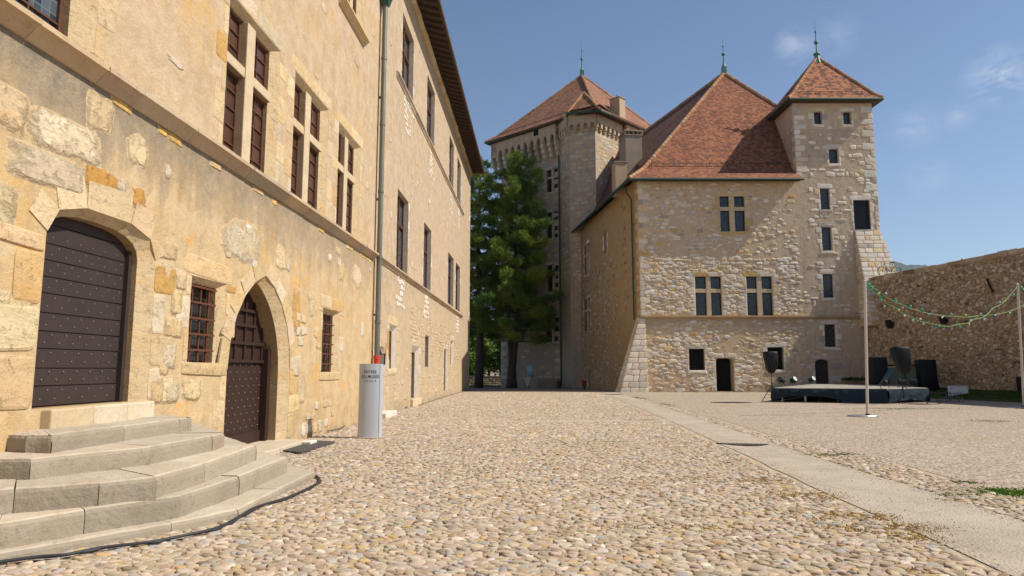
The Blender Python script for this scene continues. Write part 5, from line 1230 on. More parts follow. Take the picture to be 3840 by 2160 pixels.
skirt(SG[4], SG[0], lambda f: .02, 3).build('skirt', M['skirt'], stg, smooth=True); skirt(SG[2], SG[3], lambda f: .1, 4).build('skirt', M['skirt'], stg, smooth=True)
for f in (.12, .33, .62, .9):
    q = Vector(SG[0]).lerp(Vector(SG[1]), f); MB().box(Frame((q.x, q.y + .5), (1, 0), (0, -1)), -.04, .04, -.04, .04, 0, ZS - .08).build('leg', M['steel'], stg)
for x, y in ((14.6, 33.6), (16, 35), (19, 35), (21, 38), (18.5, 39.5)): MB().box(Frame((x, y), (1, 0), (0, -1)), -.04, .04, -.04, .04, 0, ZS - .08).build('leg', M['steel'], stg)
mst = thing('metal_steps', 'two-tread metal steps at the right corner of the stage', 'steps', (20.9, 33.4, 0))
for k, (zz, ox, oy) in enumerate(((.44, 0, 0), (.22, .42, -.28))):
    fr = Frame((20.35 + ox, 33.0 + oy), (1, .12), (.12, -1)); mb = MB().box(fr, 0, 1.25, -.32, 0, zz - .04, zz).build('tread', plain('brown_tread', (.12, .08, .06), .7), mst)
    for (u, n_) in ((.06, -.04), (1.2, -.04), (.06, -.28), (1.2, -.28)): MB().box(fr, u - .02, u + .02, n_ - .02, n_ + .02, 0, zz - .045).build('leg', M['steel'], mst)
def stage_lamp(loc, az, tilt, label, lit):
    o = thing('stage_lamp', label, 'lamp', loc, 'stage lamps standing on the stage deck'); x, y, zz = loc
    ax = Vector((math.cos(az) * math.cos(tilt), math.sin(az) * math.cos(tilt), math.sin(tilt))); c = Vector((x, y, zz + .27)); mb = MB()
    mb.lathe(c - ax * .17, [(.05, 0), (.12, .03), (.14, .08), (.145, .3), (.16, .31), (.16, .36)], 14, axis=tuple(ax)); mb.build('lamp_body', M['blackm'], o)
    MB().lathe(c + ax * .175, [(.145, 0), (.14, .02), (.05, .035)], 14, axis=tuple(ax)).build('lens', M['lens'] if lit else M['glass'], o)
    sd = Vector((-math.sin(az), math.cos(az), 0)); mb = MB()
    for s_ in (1, -1):
        p = c + sd * s_ * .17; mb.tube([p, p + Vector((0, 0, -.1)) + ax * .0], .013, 5); b = p + Vector((0, 0, -.1))
        mb.tube([b, Vector((b.x + .13 * math.cos(az), b.y + .13 * math.sin(az), zz + .012))], .013, 5); mb.tube([b, Vector((b.x - .13 * math.cos(az), b.y - .13 * math.sin(az), zz + .012))], .013, 5)
    mb.build('yoke', M['blackm'], o); return o
M['blackm'] = plain('black_lamp_housing', (.018, .018, .02), .4, .3, .2, 4, 0); t = NT('lens_glass', .1, 0, .8); t.color((.5, .58, .6)); M['lens'] = t.mat
LAMPS = [((190, 960), 200, .35, 'black stage lamp aimed left, leftmost of those on the stage deck', 0), ((340, 955), -60, .5, 'stage lamp with pale lens, second from the left on the stage deck', 1), ((592, 945), -60, .5, 'stage lamp with pale lens just left of the small brown door', 1),
         ((1590, 1003), 60, .2, 'black stage lamp right at the foot of the greenish leaning board', 0), ((1808, 990), -20, -.2, 'black stage lamp just right of the tall covered stand', 0), ((1966, 985), -35, -.25, 'black stage lamp standing nearest to the right black pillar', 0)]
for (x, y), az, ti, lb, lit in LAMPS: q = on_ground(*z('c2', x, y), ZS); stage_lamp((q.x, q.y, ZS), R(az), ti, lb, lit)
def loft(mb, rings, seg=16, m=0):
    """rings: (cx, cy, z, rx, ry, wobble)"""
    vs = []; rk = random.Random(4)
    for (cx, cy, zz, rx, ry, wb) in rings:
        for k in range(seg):
            a = 2 * math.pi * k / seg; c, s_ = math.cos(a), math.sin(a); c = math.copysign(abs(c) ** .4, c); s_ = math.copysign(abs(s_) ** .4, s_)
            f = 1 + wb * math.sin(3 * a + zz * 5) + wb * .7 * math.sin(7 * a + zz * 11) + rk.uniform(-wb, wb) * .7; vs.append((cx + rx * c * f, cy + ry * s_ * f, zz + rk.uniform(-.01, .01)))
    n = len(rings); mb.add(vs, [(i*seg+k, i*seg+(k+1) % seg, (i+1)*seg+(k+1) % seg, (i+1)*seg+k) for i in range(n-1) for k in range(seg)] + [tuple(range(seg))[::-1], tuple((n-1)*seg+k for k in range(seg))], m); return mb
t = NT('black_plastic_cover', .6, 0, .25); t.color((.008, .01, .014)); t.bump(t.noise(2.2, 3, .5, t.mapping((1.5, 1.5, .5)), dist=1.5), .5, .08); M['cover'] = t.mat
def speaker_stand(x, y, z0, z1, w, label, legs, lean=0.0):
    o = thing('speaker_stand', label, 'speaker stand', (x, y, 0)); H = z1 - z0
    loft(MB(), [(x + lean, y, z0 - .02, w * .14, w * .12, .12), (x + lean * .9, y, z0 + .07 * H, w * .27, w * .22, .1), (x + lean * .7, y, z0 + .2 * H, w * .36, w * .28, .09), (x + lean * .5, y, z0 + .36 * H, w * .43, w * .32, .07), (x, y, z0 + .55 * H, w * .47, w * .34, .06), (x, y, z0 + .75 * H, w * .5, w * .35, .05), (x, y, z1 - .1, w * .49, w * .34, .04), (x, y, z1 - .02, w * .47, w * .33, .03), (x, y, z1, w * .42, w * .29, .03)]).build('covered_speaker', M['cover'], o, smooth=True)
    MB().tube([(x, y, .25), (x, y, .9)], .024, 8).tube([(x, y, .9), (x, y, z0 + .1)], .018, 8).lathe((x, y, .85), [(.04, 0), (.045, .04), (.04, .1)], 10).build('pole', M['blackm'], o)
    for dx, dy in legs: MB().tube([(x, y, .85), (x + dx, y + dy, .02)], .016, 6).tube([(x, y, .32), (x + dx * .5, y + dy * .5, .43)], .01, 5).build('leg', M['blackm'], o)
    return o
speaker_stand(12.35, 32.0, 1.42, 2.42, .62, 'tripod stand with black wrapped speaker at the left front corner of the stage', ((-.6, -.15), (.45, -.3), (.2, .5)))
speaker_stand(17.75, 30.6, 1.42, 2.6, .74, 'tall tripod stand with big black wrapped speaker before the right stage skirt', ((-.42, -.35), (1.05, -.1), (.1, .5)), .12)
for (x0, x1, zt_, lb) in ((20.9, 21.9, 2.25, 'black draped pillar speaker at the left end of the greenish screen'), (23.65, 24.75, 2.12, 'black draped pillar speaker at the right end of the greenish screen')):
    o = thing('draped_speaker', lb, 'speaker', ((x0 + x1) / 2, 39.2, 0), 'pair of black draped speakers'); xc = (x0 + x1) / 2; w = (x1 - x0) / 2
    loft(MB(), [(xc + .05, 39.3, .0, w * 1.06, .42, .02), (xc, 39.3, 1.1, w * .95, .4, .03), (xc, 39.3, zt_ - .04, w * .9, .38, .01), (xc, 39.3, zt_, w * .84, .34, .01)]).build('drape', M['cover'], o, smooth=True)
    MB().box(WORLD, xc - w * .8, xc + w * .8, 39.0, 39.6, zt_ - .003, zt_ + .02).build('speaker_top', M['blackm'], o)
scn = thing('screen_panel', 'pale greenish screen panel on a dark frame between two black pillars', 'screen', (22.7, 39.4, 0))
MB().box(WORLD, 21.4, 24.0, 39.38, 39.42, .55, 1.68).build('panel', plain('greenish_panel', (.17, .19, .12), .5, 0, .15, 1.2, .1), scn)
mb = MB().tube([(20.9, 39.3, 1.8), (24.1, 39.3, 1.8)], .05, 8)
for x in (21.0, 22.9, 23.15): mb.tube([(x, 39.3, 1.8), (x, 39.3, 2.1 if x > 22 else 0)], .03, 6)
mb.build('frame', M['iron'], scn)
lp = thing('tilted_lamp_panel', 'dark red tilted lamp panel behind the tall wrapped speaker', 'lamp', (22.8, 39.2, 0))
q = [at_depth(*z('c2', x, y), 39.0) for x, y in ((1830, 610), (1918, 600), (1850, 425), (1795, 425))]; dn = Vector((.1, .12, 0))
MB().hexa([q[0], q[1], q[1] + dn, q[0] + dn], [q[3], q[2], q[2] + dn, q[3] + dn]).build('lamp_body', plain('dark_red_panel', (.06, .014, .016), .5), lp)
mb = MB().tube([q[0] + Vector((-.0, 0, -.02)), q[1] + Vector((.1, 0, .0))], .03, 6).tube([q[0].lerp(q[1], .5) + Vector((.05, 0, 0)), (q[0].x + .25, 39.3, 2.08), (q[0].x + .25, 39.3, 0)], .03, 6); mb.build('bracket', M['iron'], lp)
q = [at_depth(*z('c2', x, y), d) for x, y, d in ((1505, 955, 36.5), (1600, 958, 36.5), (1700, 740, 37.6), (1655, 720, 37.6))]; o = MB().hexa([a_ + Vector((0, .04, 0)) for a_ in q], q).build('leaning_board', plain('teal_board', (.04, .12, .11), .4, 0, .15, 2, .05)); tag(o, 'teal board leaning at a slant above the stage deck', 'board')
cs_ = thing('flight_case', 'black equipment case with silver corners at the foot of the rampart, far right', 'case', (26.0, 34, .4))
MB().box(WORLD, 25.75, 26.4, 33.7, 34.4, .42, 1.2).build('case_body', M['blackm'], cs_, bevel=.01)
mb = MB()
for x in (25.74, 26.37):
    for y in (33.69, 34.37): mb.box(WORLD, x, x + .04, y, y + .04, .415, 1.205)
for zz in (.41, 1.17): mb.box(WORLD, 25.78, 26.37, 33.69, 33.72, zz, zz + .035)
for zz in (.72, 1.0): mb.box(WORLD, 25.84, 25.98, 33.68, 33.71, zz, zz + .12)
mb.build('metal_trim', M['steel'], cs_)
ip = thing('information_panel', 'low white information panel standing on the grass by the rampart', 'panel', (24.1, 36, .2)); q0 = on_plane(*z('c4', 1035, 975), Vector((0, 36, 0)), Vector((0, 1, 0))); q1 = on_plane(*z('c4', 1328, 985), Vector((0, 36, 0)), Vector((0, 1, 0)))
ipf = Frame((q0.x, 36), (1, -.05), (-.05, -1)); MB().box(ipf, 0, q1.x - q0.x, -.03, 0, .16, .7).build('board', plain('white_board', (.78, .77, .76), .5, 0, .05), ip); mb = MB()
for (u0, u1, zz) in ((.12, .62, .63), (.12, .3, .56), (.12, .2, .45), (.1, .7, .32), (.1, .45, .28)): mb.box(ipf, u0, u1, .001, .004, zz, zz + .012)
mb.build('printed_lines', M['blackm'], ip); MB().box(ipf, .1, .14, -.05, -.03, -.1, .6).box(ipf, .85, .89, -.05, -.03, -.1, .6).build('post', M['steel'], ip)

# string-light poles
t = NT('white_painted_pole', .5, .1, .4); t.color((.55, .5, .44)); M['polew'] = t.mat
def pole(x, y, x1, H, label, w):
    o = thing('light_pole', label, 'pole', (x, y, 0), 'poles holding the string lights')
    MB().tube([(x, y, .04), (x1, y, H)], .045, 12).lathe((x1, y, H), [(.05, 0), (.05, .03), (.01, .06)], 12).build('mast', M['polew'], o)
    MB().lathe((x - .15 * w, y, .008), [(.52, 0), (.52, .03), (.5, .045)], 32, sq=.62).build('base_plate', M['steel'], o); MB().lathe((x, y, .05), [(.07, 0), (.06, .05)], 12).build('collar', M['iron'], o); return o
pole(11.97, 22.8, 12.17, 4.58, 'thin white pole on a round base plate in front of the stage', 1); pole(21.05, 27.8, 21.25, 5.1, 'thin white pole at the right edge of the view holding string lights', 1)
PA, PBb = Vector((12.17, 22.8, 4.55)), Vector((21.25, 27.8, 5.05)); pn_ = (PBb - PA).cross(Vector((0, 0, 1))).normalized()
M['wire'] = plain('green_wire', (.2, .3, .06), .6, 0, .1, 3, 0); M['sock'] = plain('turquoise_bulb_socket', (.0, .28, .2), .4, 0, .2, 3, 0)
BC = {'w': (.75, .72, .65), 'y': (.8, .6, .05), 'r': (.75, .2, .18), 'b': (.3, .38, .7), 'g': (.02, .5, .3)}; BM = {k_: plain('bulb_' + n_, c_, .25, 0, .05, 3, 0, .5) for (k_, c_), n_ in zip(BC.items(), ('white', 'yellow', 'red', 'blue', 'green'))}
def strings(label, pts, cols, loc, ends=None):
    o = thing('string_lights', label, 'string lights', loc, 'strings of coloured bulbs between the poles')
    P = [on_plane(*z('c3', x, y), PA, pn_) for x, y in pts]
    if ends: P = ends[0] + P + ends[1]
    MB().tube(smooth_path(P, 3), .012, 5).build('wire', M['wire'], o); k = 0; rk = random.Random(len(pts))
    for p in (P[len(ends[0]):len(P) - len(ends[1])] if ends else P):
        a = rk.uniform(0, 6.28); d = Vector((math.cos(a) * .8, .3 * rk.uniform(-1, 1), -abs(math.sin(a)) if rk.random() < .75 else .8)).normalized(); c_ = cols[k % len(cols)]; k += 1
        b = MB().lathe(p + d * .075, [(.02, 0), (.034, .022), (.034, .045), (.015, .062)], 8, axis=tuple(d)).build('bulb', BM[c_], o, smooth=True)
        MB().lathe(p - d * .01, [(.024, 0), (.03, .02), (.03, .085)], 8, axis=tuple(d)).build('socket', M['sock'], b)
strings('upper sagging string of coloured bulbs, the shallower of the two by the rampart', [(235, 465), (370, 520), (470, 600), (598, 680), (745, 738), (868, 793), (1030, 845), (1175, 875), (1365, 905), (1510, 910), (1720, 925), (1895, 900), (2095, 890), (2330, 845), (2515, 770)], 'gwwgbggbwbywwyg', (12.2, 22.8, 4.5), ([PA], [on_plane(*z('c3', 2640, 700), PA, pn_)]))
strings('lower sagging string of coloured bulbs, the deeper of the two by the rampart', [(190, 410), (230, 485), (285, 535), (410, 612), (510, 722), (650, 790), (740, 868), (885, 925), (990, 985), (1100, 1005), (1255, 1040), (1360, 1060), (1465, 1062), (1585, 1030), (1715, 1015), (1810, 965), (1940, 930), (2015, 885), (2120, 785), (2235, 725), (2315, 650), (2388, 570)], 'ggrgwywwwwgbbgwwwggwyg', (12.2, 22.8, 4.5), ([PA], [PBb]))
strings('short end of string lights leaving the right-hand pole to the right', [(2500, 450), (2520, 495), (2545, 530), (2590, 580), (2640, 640)], 'wwwgg', (21.2, 27.8, 5), ([PBb], [on_plane(*z('c3', 2760, 760), PA, pn_)]))

pl_ = []; rk = random.Random(31)
for i in range(26):
    u = rk.uniform(1, 17); q_ = rk.uniform(1.0, 7.5); p_ = Rf(u, .03, q_); pl_.append((p_[0], p_[1], q_, .035, .09, rk.randint(12, 40), rk.choice(((.05, .09, .02), (.09, .1, .03)))))
o = blades(pl_, 'plant', 33, (.05, .16), .02); del o['kind']; place(o, ram)
cbl = smooth_path([Vector(q_) for q_ in ((17.7, 30.7, .03), (18.2, 30.3, .02), (18.9, 30.5, .02), (18.5, 30.9, .02), (18.0, 30.6, .03), (18.7, 30.2, .02), (19.6, 30.9, .02), (20.2, 31.9, .02), (20.6, 32.6, .1))])
o = MB().tube(cbl, .014, 6).build('cable', M['rub']); tag(o, 'black cable coiled on the paving under the tall wrapped speaker', 'cable')
# things on the rampart
def onR(x, y, r='c3'): return on_plane(*z(r, x, y), Rf.p, Rf.n)
for (x, y, s_, lb) in ((595, 1030, 1.0, 'black floodlight fixed to the rampart, just right of the near white pole'), (1415, 975, .8, 'black floodlight on the rampart behind the lowest bulbs')):
    q = onR(x, y); o = thing('wall_floodlight', lb, 'floodlight', q, 'floodlights on the rampart'); u = (q - Rf.p).dot(Rf.d)
    mb = MB(); mb.hexa([Rf(u - .22 * s_, .18, q.z - .28 * s_), Rf(u + .22 * s_, .18, q.z - .28 * s_), Rf(u + .22 * s_, .3, q.z - .2 * s_), Rf(u - .22 * s_, .3, q.z - .2 * s_)], [Rf(u - .22 * s_, .3, q.z + .25 * s_), Rf(u + .22 * s_, .3, q.z + .25 * s_), Rf(u + .22 * s_, .42, q.z + .28 * s_), Rf(u - .22 * s_, .42, q.z + .28 * s_)])
    mb.build('lamp_body', M['blackm'], o); MB().box(Rf, u - .05, u + .05, -.02, .3, q.z - .03, q.z + .03).box(Rf, u - .1, u + .1, .0, .06, q.z - .12, q.z + .12).build('bracket', M['iron'], o)
q0, q1 = onR(2045, 350), onR(2135, 550); o = MB().tube([q0 + Rf.n * .12, q1 + Rf.n * .12], .05, 6).tube([q0 - Rf.n * .05, q0 + Rf.n * .14], .04, 6).build('iron_bracket', M['iron']); tag(o, 'short black iron bar slanting down high on the rampart', 'bracket')
q = on_plane(*z('c3', 1640, 45), Rf.p - Rf.n * .4, Rf.n); o = MB().lathe((q.x, q.y, 7.75), [(.03, 0), (.02, .12), (.06, .14), (.06, .2), (.03, .24)], 10).build('red_marker', M['redp']); tag(o, 'tiny red marker standing up on top of the rampart', 'marker')
bk = thing('bicycle', 'dark bicycle parked on top of the rampart against the stone buttress', 'bicycle', (24.9, 44.6, 7.8))
def torus(c, r, w, n_=28):
    return MB().tube([(c[0] + r * math.cos(2 * math.pi * i / n_), c[1], c[2] + r * math.sin(2 * math.pi * i / n_)) for i in range(n_ + 1)], w, 6)
by = 44.62; bx = (25.05, 26.0); bz = 7.8 + .34
for x in bx:
    w_ = torus((x, by, bz), .32, .022).build('wheel', M['blackm'], bk); mb = MB()
    for i in range(8): a = math.pi * i / 8; mb.tube([(x - .3 * math.cos(a), by, bz - .3 * math.sin(a)), (x + .3 * math.cos(a), by, bz + .3 * math.sin(a))], .003, 4)
    mb.build('spokes', M['steel'], w_)
MB().tube([(25.05, by, bz), (25.22, by, bz + .55), (25.75, by, bz + .5), (25.52, by, bz - .02), (25.24, by, bz + .48)], .018, 6).tube([(25.52, by, bz - .02), (26.0, by, bz), (25.75, by, bz + .5)], .014, 6).build('frame', M['iron'], bk)
MB().tube([(25.2, by - .25, bz + .66), (25.24, by, bz + .62), (25.2, by + .25, bz + .66)], .014, 6).tube([(25.22, by, bz + .5), (25.24, by, bz + .63)], .016, 6).build('handlebar', plain('orange_grip', (.5, .14, .03), .5), bk); MB().box(WORLD, 25.64, 25.9, by - .06, by + .06, bz + .58, bz + .63).tube([(25.75, by, bz + .48), (25.76, by, bz + .59)], .014, 6).build('saddle', M['iron'], bk)
tr = thing('stone_trough', 'low stone trough with plants in the corner between stair tower and rampart', 'planter', (23.2, 45.4, 0))
mb = MB()
for i in range(5): mb.box(Frame((22.3 + i * .42, 45.1), (1, 0), (0, -1)), 0, .41, -.5, 0, 0, .82 + .01 * (i % 2), 0, pick(rnd, SIDE))
mb.build('trough', M['stone'], tr, bevel=.02); o = blades([(22.4 + .2 * i, 45.3, .8, .08, .1, 90, (.05, .1, .03)) for i in range(9)], 'plant', 9, (.1, .3), .03); del o['kind']; place(o, tr)

# things in the shade by the great tower
def gd5(x, y, d): q = at_depth(*z('d5', x, y), d); return q
pk = thing('direction_sign', 'pale wedge-shaped sign with black toilet pictograms before the great tower', 'sign', (1.45, 63.5, -.2)); D_ = 63.5
def pd5(pts, d, th, name, mat, par):
    P = [gd5(x, y, d) for x, y in pts]; n = len(P); mb = MB(); mb.add([p for p in P] + [p + Vector((0, th, 0)) for p in P], [tuple(range(n)), tuple(i + n for i in range(n))[::-1]] + [((i + 1) % n, i, i + n, (i + 1) % n + n) for i in range(n)]); return mb.build(name, mat, par)
M['signw'] = plain('sign_white', (.5, .47, .43), .6, 0, .06, 3, 0)
pd5([(915, 722), (1015, 722), (1015, 800), (965, 958), (958, 958), (915, 800)], D_, .06, 'sign_board', M['signw'], pk); pd5([(916, 830), (955, 960), (1000, 960), (1012, 830), (1012, 955), (916, 955)], D_ + .1, .05, 'sign_foot', M['chimd'], pk)
for a, b in ((925, 960), (971, 1008)): s_ = pd5([(a, 732), (b, 732), (b, 770), (a, 770)], D_ - .01, .008, 'pictogram', M['blackm'], pk)
for pts in ([(931, 738), (937, 738), (937, 764), (931, 764)], [(948, 738), (954, 738), (954, 764), (948, 764)], [(987, 736), (992, 736), (992, 750), (987, 750)], [(983, 750), (997, 750), (1000, 764), (980, 764)]): pd5(pts, D_ - .02, .006, 'pictogram', M['signw'], pk)
pd5([(930, 806), (948, 796), (996, 796), (996, 800), (950, 800), (934, 812)], D_ - .01, .008, 'arrow', M['blackm'], pk)
t = NT('lake_poster', .5, 0, .3); X = t.xyz(); n_ = t.noise(2.5, 5, .6); c = t.ramp(t.math('ADD', t.math('MULTIPLY', X[2], .36), t.math('MULTIPLY', n_, .35)), [(.2, (.03, .08, .13)), (.5, (.07, .15, .3)), (.75, (.35, .45, .55)), (1, (.2, .35, .55))]); t.color(c)
ps = [on_plane(*z('d5', x, y), Vector(TAf(0, .04, 0)), TAf.n) for x, y in ((962, 582), (1050, 582), (1050, 775), (962, 775))]; mb = MB(); mb.add(ps + [p - TAf.n * .06 for p in ps], [(3, 2, 1, 0), (4, 5, 6, 7), (0, 1, 5, 4), (1, 2, 6, 5), (2, 3, 7, 6), (3, 0, 4, 7)]); o = mb.build('poster', t.mat); tag(o, 'blue lake poster fixed on the great tower wall', 'poster')
q0, q1 = gd5(1130, 928, 66), gd5(1410, 935, 66); bn = thing('stone_bench', 'grey stone block bench against the foot of the great tower', 'bench', (q0.x, 66, -.3)); zb = q0.z
MB().box(WORLD, q0.x, q1.x, 66, 66.7, -.35, zb + .62).build('block', M['chimd'], bn, bevel=.03); MB().box(WORLD, q0.x - .05, q1.x + .05, 65.96, 66.75, zb + .625, zb + .7).build('slab', M['chimd'], bn, bevel=.02)
q0 = gd5(1490, 948, 64.6); bi = thing('litter_bin', 'brown litter bin with a flat lid beside the stone bench', 'bin', (q0.x, 64.6, -.25)); MB().lathe((q0.x, 64.6, -.26), [(.2, 0), (.22, .1), (.23, .75)], 16).build('bin_body', plain('brown_bin', (.06, .035, .025), .6), bi); MB().lathe((q0.x, 64.6, .58), [(.27, 0), (.27, .06), (.1, .1)], 16).tube([(q0.x - .2, 64.6, .45), (q0.x - .2, 64.6, .6)], .02, 6).tube([(q0.x + .2, 64.6, .45), (q0.x + .2, 64.6, .6)], .02, 6).build('lid', M['iron'], bi)
q0 = gd5(1915, 925, 58); rb = thing('red_box', 'red fire box with a yellow strip at the foot of the side wall', 'fire box', (q0.x, 58, 0)); zb = q0.z; MB().box(WORLD, q0.x - .19, q0.x + .19, 58, 58.3, zb, zb + .58).build('box_body', plain('dark_red_paint', (.22, .012, .012), .5), rb, bevel=.02); MB().box(WORLD, q0.x - .1, q0.x + .14, 57.985, 57.998, zb + .5, zb + .57).build('yellow_strip', plain('yellow_strip', (.6, .45, .03), .5), rb)
MB().box(WORLD, q0.x - .05, q0.x + .1, 58.05, 58.25, -.3, zb).build('foot', M['iron'], rb)
lw = thing('garden_wall', 'low dark garden wall behind the pine trunks', 'wall', (-4, 84, -.5)); mb = MB(); wf = Frame((-14, 84), (1, 0), (0, -1)); mb.box(wf, 0, 16, -.4, 0, -.8, .62); stones(mb, wf, rnd, (0, 16, -.5, .6), lambda u, q: .9, (.2, .3), (.3, .6), .03, SIDE, 1, .03, .5, .12, 8); mb.build('wall', [M['sidep'], M['stone']], lw); MB().box(wf, 0, 16, -.45, .05, .62, .72).build('coping', M['chimd'], lw)
# ================================================================== trees
def leaf_mat(name, trans=.0):
    t = NT(name, .7, 0, .25); c = t.tint(); t.color(t.mix(t.noise(1.5, 3, .6), t.mix(1.0, c, (.75, .8, .75), 'MULTIPLY'), c)); return t.mat
M['needle'] = leaf_mat('pine_needles'); M['leaf'] = leaf_mat('broad_leaves')
M['bark'] = plain('pine_bark', (.07, .05, .038), .95, 0, .4, 3, .8); 
def tufts(P, D, size, nb, g, cols, up=.35, wr=.085):
    """P tuft centres, D their outward directions: each tuft a spray of nb needles bundles"""
    n = len(P); d = D[:, None] * .75 + g.normal(0, .62, (n, nb, 3)); d[:, :, 2] += up; d /= np.linalg.norm(d, axis=2, keepdims=True)
    L = size * g.uniform(.6, 1.15, (n, nb, 1)); s = np.cross(d, g.normal(0, 1, (n, nb, 3))); s /= np.linalg.norm(s, axis=2, keepdims=True)
    b = P[:, None] + g.normal(0, size * .18, (n, nb, 3)); w = L * wr
    V = np.stack([b - s * w * .7, b + s * w * .7, b + d * L], 2).reshape(-1, 3)
    C = np.repeat((cols[:, None] * g.uniform(.75, 1.25, (n, nb, 1))).reshape(-1, 3), 3, 0); return V, C
def pine(x, y, H, zb, prof, label, seed, fork=False, lean=0.0, nbr=120, cover=1.3):
    g = np.random.default_rng(seed); rk = random.Random(seed); o = thing('pine_tree', label, 'tree', (x, y, zb))
    tops = [(0, 0, 0)]; tk = MB()
    def trunk(dx, dy, h0): 
        return [Vector((x + lean * f * f * 2 + dx * min(1, f * 3.2) + .12 * math.sin(f * 7 + dx), y + dy * f, zb + (H * .97 - h0) * f + h0)) for f in ramp3(0, 1, 14)]
    if fork:
        t0 = [Vector((x, y, zb - .2)), Vector((x - .02, y, zb + 1.0)), Vector((x, y, zb + 2.2))]; tk.tube(t0, [.62, .46, .42], 12)
        a = trunk(-.55, 0, 1.6); b = trunk(.5, .1, 1.6); tk.tube(a[:9], [.27 - .018 * i for i in range(9)], 10); tk.tube(b, [.33 - .021 * i for i in range(14)], 10); axis = b
    else: axis = trunk(0, 0, -.2); tk.tube(axis, [.46 - .03 * i for i in range(14)], 12)
    P = []; D = []; S = []; br = MB()
    for i in range(nbr):
        f = .0 + (i + rk.random()) / nbr; h = prof[0][0] + (H - prof[0][0]) * f; r_ = lerp_tab(prof, h)
        az = i * 2.4 + rk.uniform(-.5, .5); k = min(13, max(0, (h / H) * 13)); a = axis[int(k)].lerp(axis[min(13, int(k) + 1)], k % 1); a = Vector((a.x, a.y, zb + h))
        r_ *= rk.choice((.5, .8, 1.0, 1.12)) * rk.uniform(.88, 1.06); rise = rk.uniform(-.08, .22) + .3 * f
        end = a + Vector((math.cos(az) * r_, math.sin(az) * r_, r_ * rise)); mid = a.lerp(end, .5) + Vector((0, 0, -.07 * r_)); br.tube([a, mid, end], [.07 * (1 - f) + .03, .035, .012], 5)
        sd = Vector((-math.sin(az), math.cos(az), 0))
        for j in range(max(3, int(r_ * 2.6 * cover))):      # flat pads of needles towards the branch ends
            q = rk.uniform(.35, 1.05); c = a.lerp(mid, q * 2) if q < .5 else mid.lerp(end, q * 2 - 1); c = c + sd * rk.gauss(0, .16 * r_ * (1.2 - q) + .12) + Vector((0, 0, rk.uniform(0, .25)))
            pr = rk.uniform(.32, .62) * (1.0 if r_ > 1.2 else .7); tone = rk.random()
            for _ in range(int(30 * pr / .45)):
                off = Vector((rk.gauss(0, 1), rk.gauss(0, 1), rk.gauss(0, 1))).normalized() * rk.random() ** .4; off.z = off.z * .85
                P.append(c + off * pr); D.append((off + Vector((0, 0, .25))).normalized()); S.append(min(1, max(0, tone * .7 + rk.random() * .4)))
    P = np.array(P); D = np.array(D); S = np.array(S)[:, None]; base = np.array((.06, .125, .018)) * (1 - S) + np.array((.22, .3, .04)) * S
    # clumps of older, bluer and fresher, yellower growth
    cl = np.sin(P[:, :1] * 1.9 + seed) + np.sin(P[:, 1:2] * 2.3) + np.sin(P[:, 2:3] * 1.7 + P[:, :1]); base = base * (1 + .16 * cl); base[:, 0] *= 1 + .12 * cl[:, 0]
    V, C = tufts(P, D, .26, 9, g, base, .25, .13); cr = np_mesh('crown', V, np.arange(len(V)).reshape(-1, 3), C, M['needle'], False); place(cr, o)
    tk.build('trunk', M['bark'], o, smooth=True); br.build('branches', M['bark'], o); return o
pine(.0, 66.2, 23.7, -.3, [(4.6, 2.8), (6.5, 4.0), (9, 4.3), (12, 4.0), (15, 3.55), (18, 3.1), (20.5, 2.2), (22, 1.5), (23.7, .4)], 'tall forked pine with dense green crown before the great tower', 3, True, nbr=98)
pine(-3.35, 67.6, 23.4, -.3, [(5.2, 2.6), (7, 3.7), (10, 3.9), (14, 3.6), (18, 3.0), (21, 1.9), (23.4, .5)], 'pine partly hidden by the far end of the ochre museum wall', 8, False, nbr=86)
def bush(x, y, zb, rx, rz, label, seed, n=2600, colr=((.08, .14, .02), (.22, .3, .04)), tk_=True):
    g = np.random.default_rng(seed); o = thing('leafy_tree', label, 'tree', (x, y, zb), 'broad-leaved trees behind the garden wall')
    cen = np.stack([g.normal(0, rx * .5, 26), g.normal(0, rx * .4, 26), g.uniform(.1, 1, 26) * rz * 2], 1); ids = g.integers(0, 26, n)
    P = cen[ids] + g.normal(0, rx * .2, (n, 3)) + np.array((x, y, zb)); S = g.random((n, 1)); c = np.array(colr[0]) * (1 - S) + np.array(colr[1]) * S
    D = g.normal(0, 1, (n, 3)); D /= np.linalg.norm(D, axis=1, keepdims=True); V, C = tufts(P, D, .42, 5, g, c, .1, .3); place(np_mesh('crown', V, np.arange(len(V)).reshape(-1, 3), C, M['leaf'], False), o)
    MB().tube([(x, y, zb - 1), (x + .1, y, zb + rz), (x - .1, y, zb + rz * 1.7)], [.2, .14, .05], 8).tube([(x, y, zb + rz * .7), (x + rx * .5, y, zb + rz * 1.4)], [.09, .03], 6).build('trunk', M['bark'], o, smooth=True); return o
bush(-6.6, 90, -.5, 2.6, 3.6, 'leafy tree at the left beneath the pines, right beside the museum wall', 21, 3600)
bush(-3.3, 95, -.5, 2.6, 4.6, 'leafy tree seen between the two pine trunks', 22, 3600); bush(-.6, 91, -.5, 2.2, 3.4, 'leafy tree close to the left edge of the great tower', 23, 3000, ((.06, .11, .02), (.14, .22, .04)))
bush(-8.8, 98, -.5, 3.2, 6, 'taller leafy tree far back behind the hidden pine', 24, 4500, ((.04, .08, .02), (.1, .16, .03)))

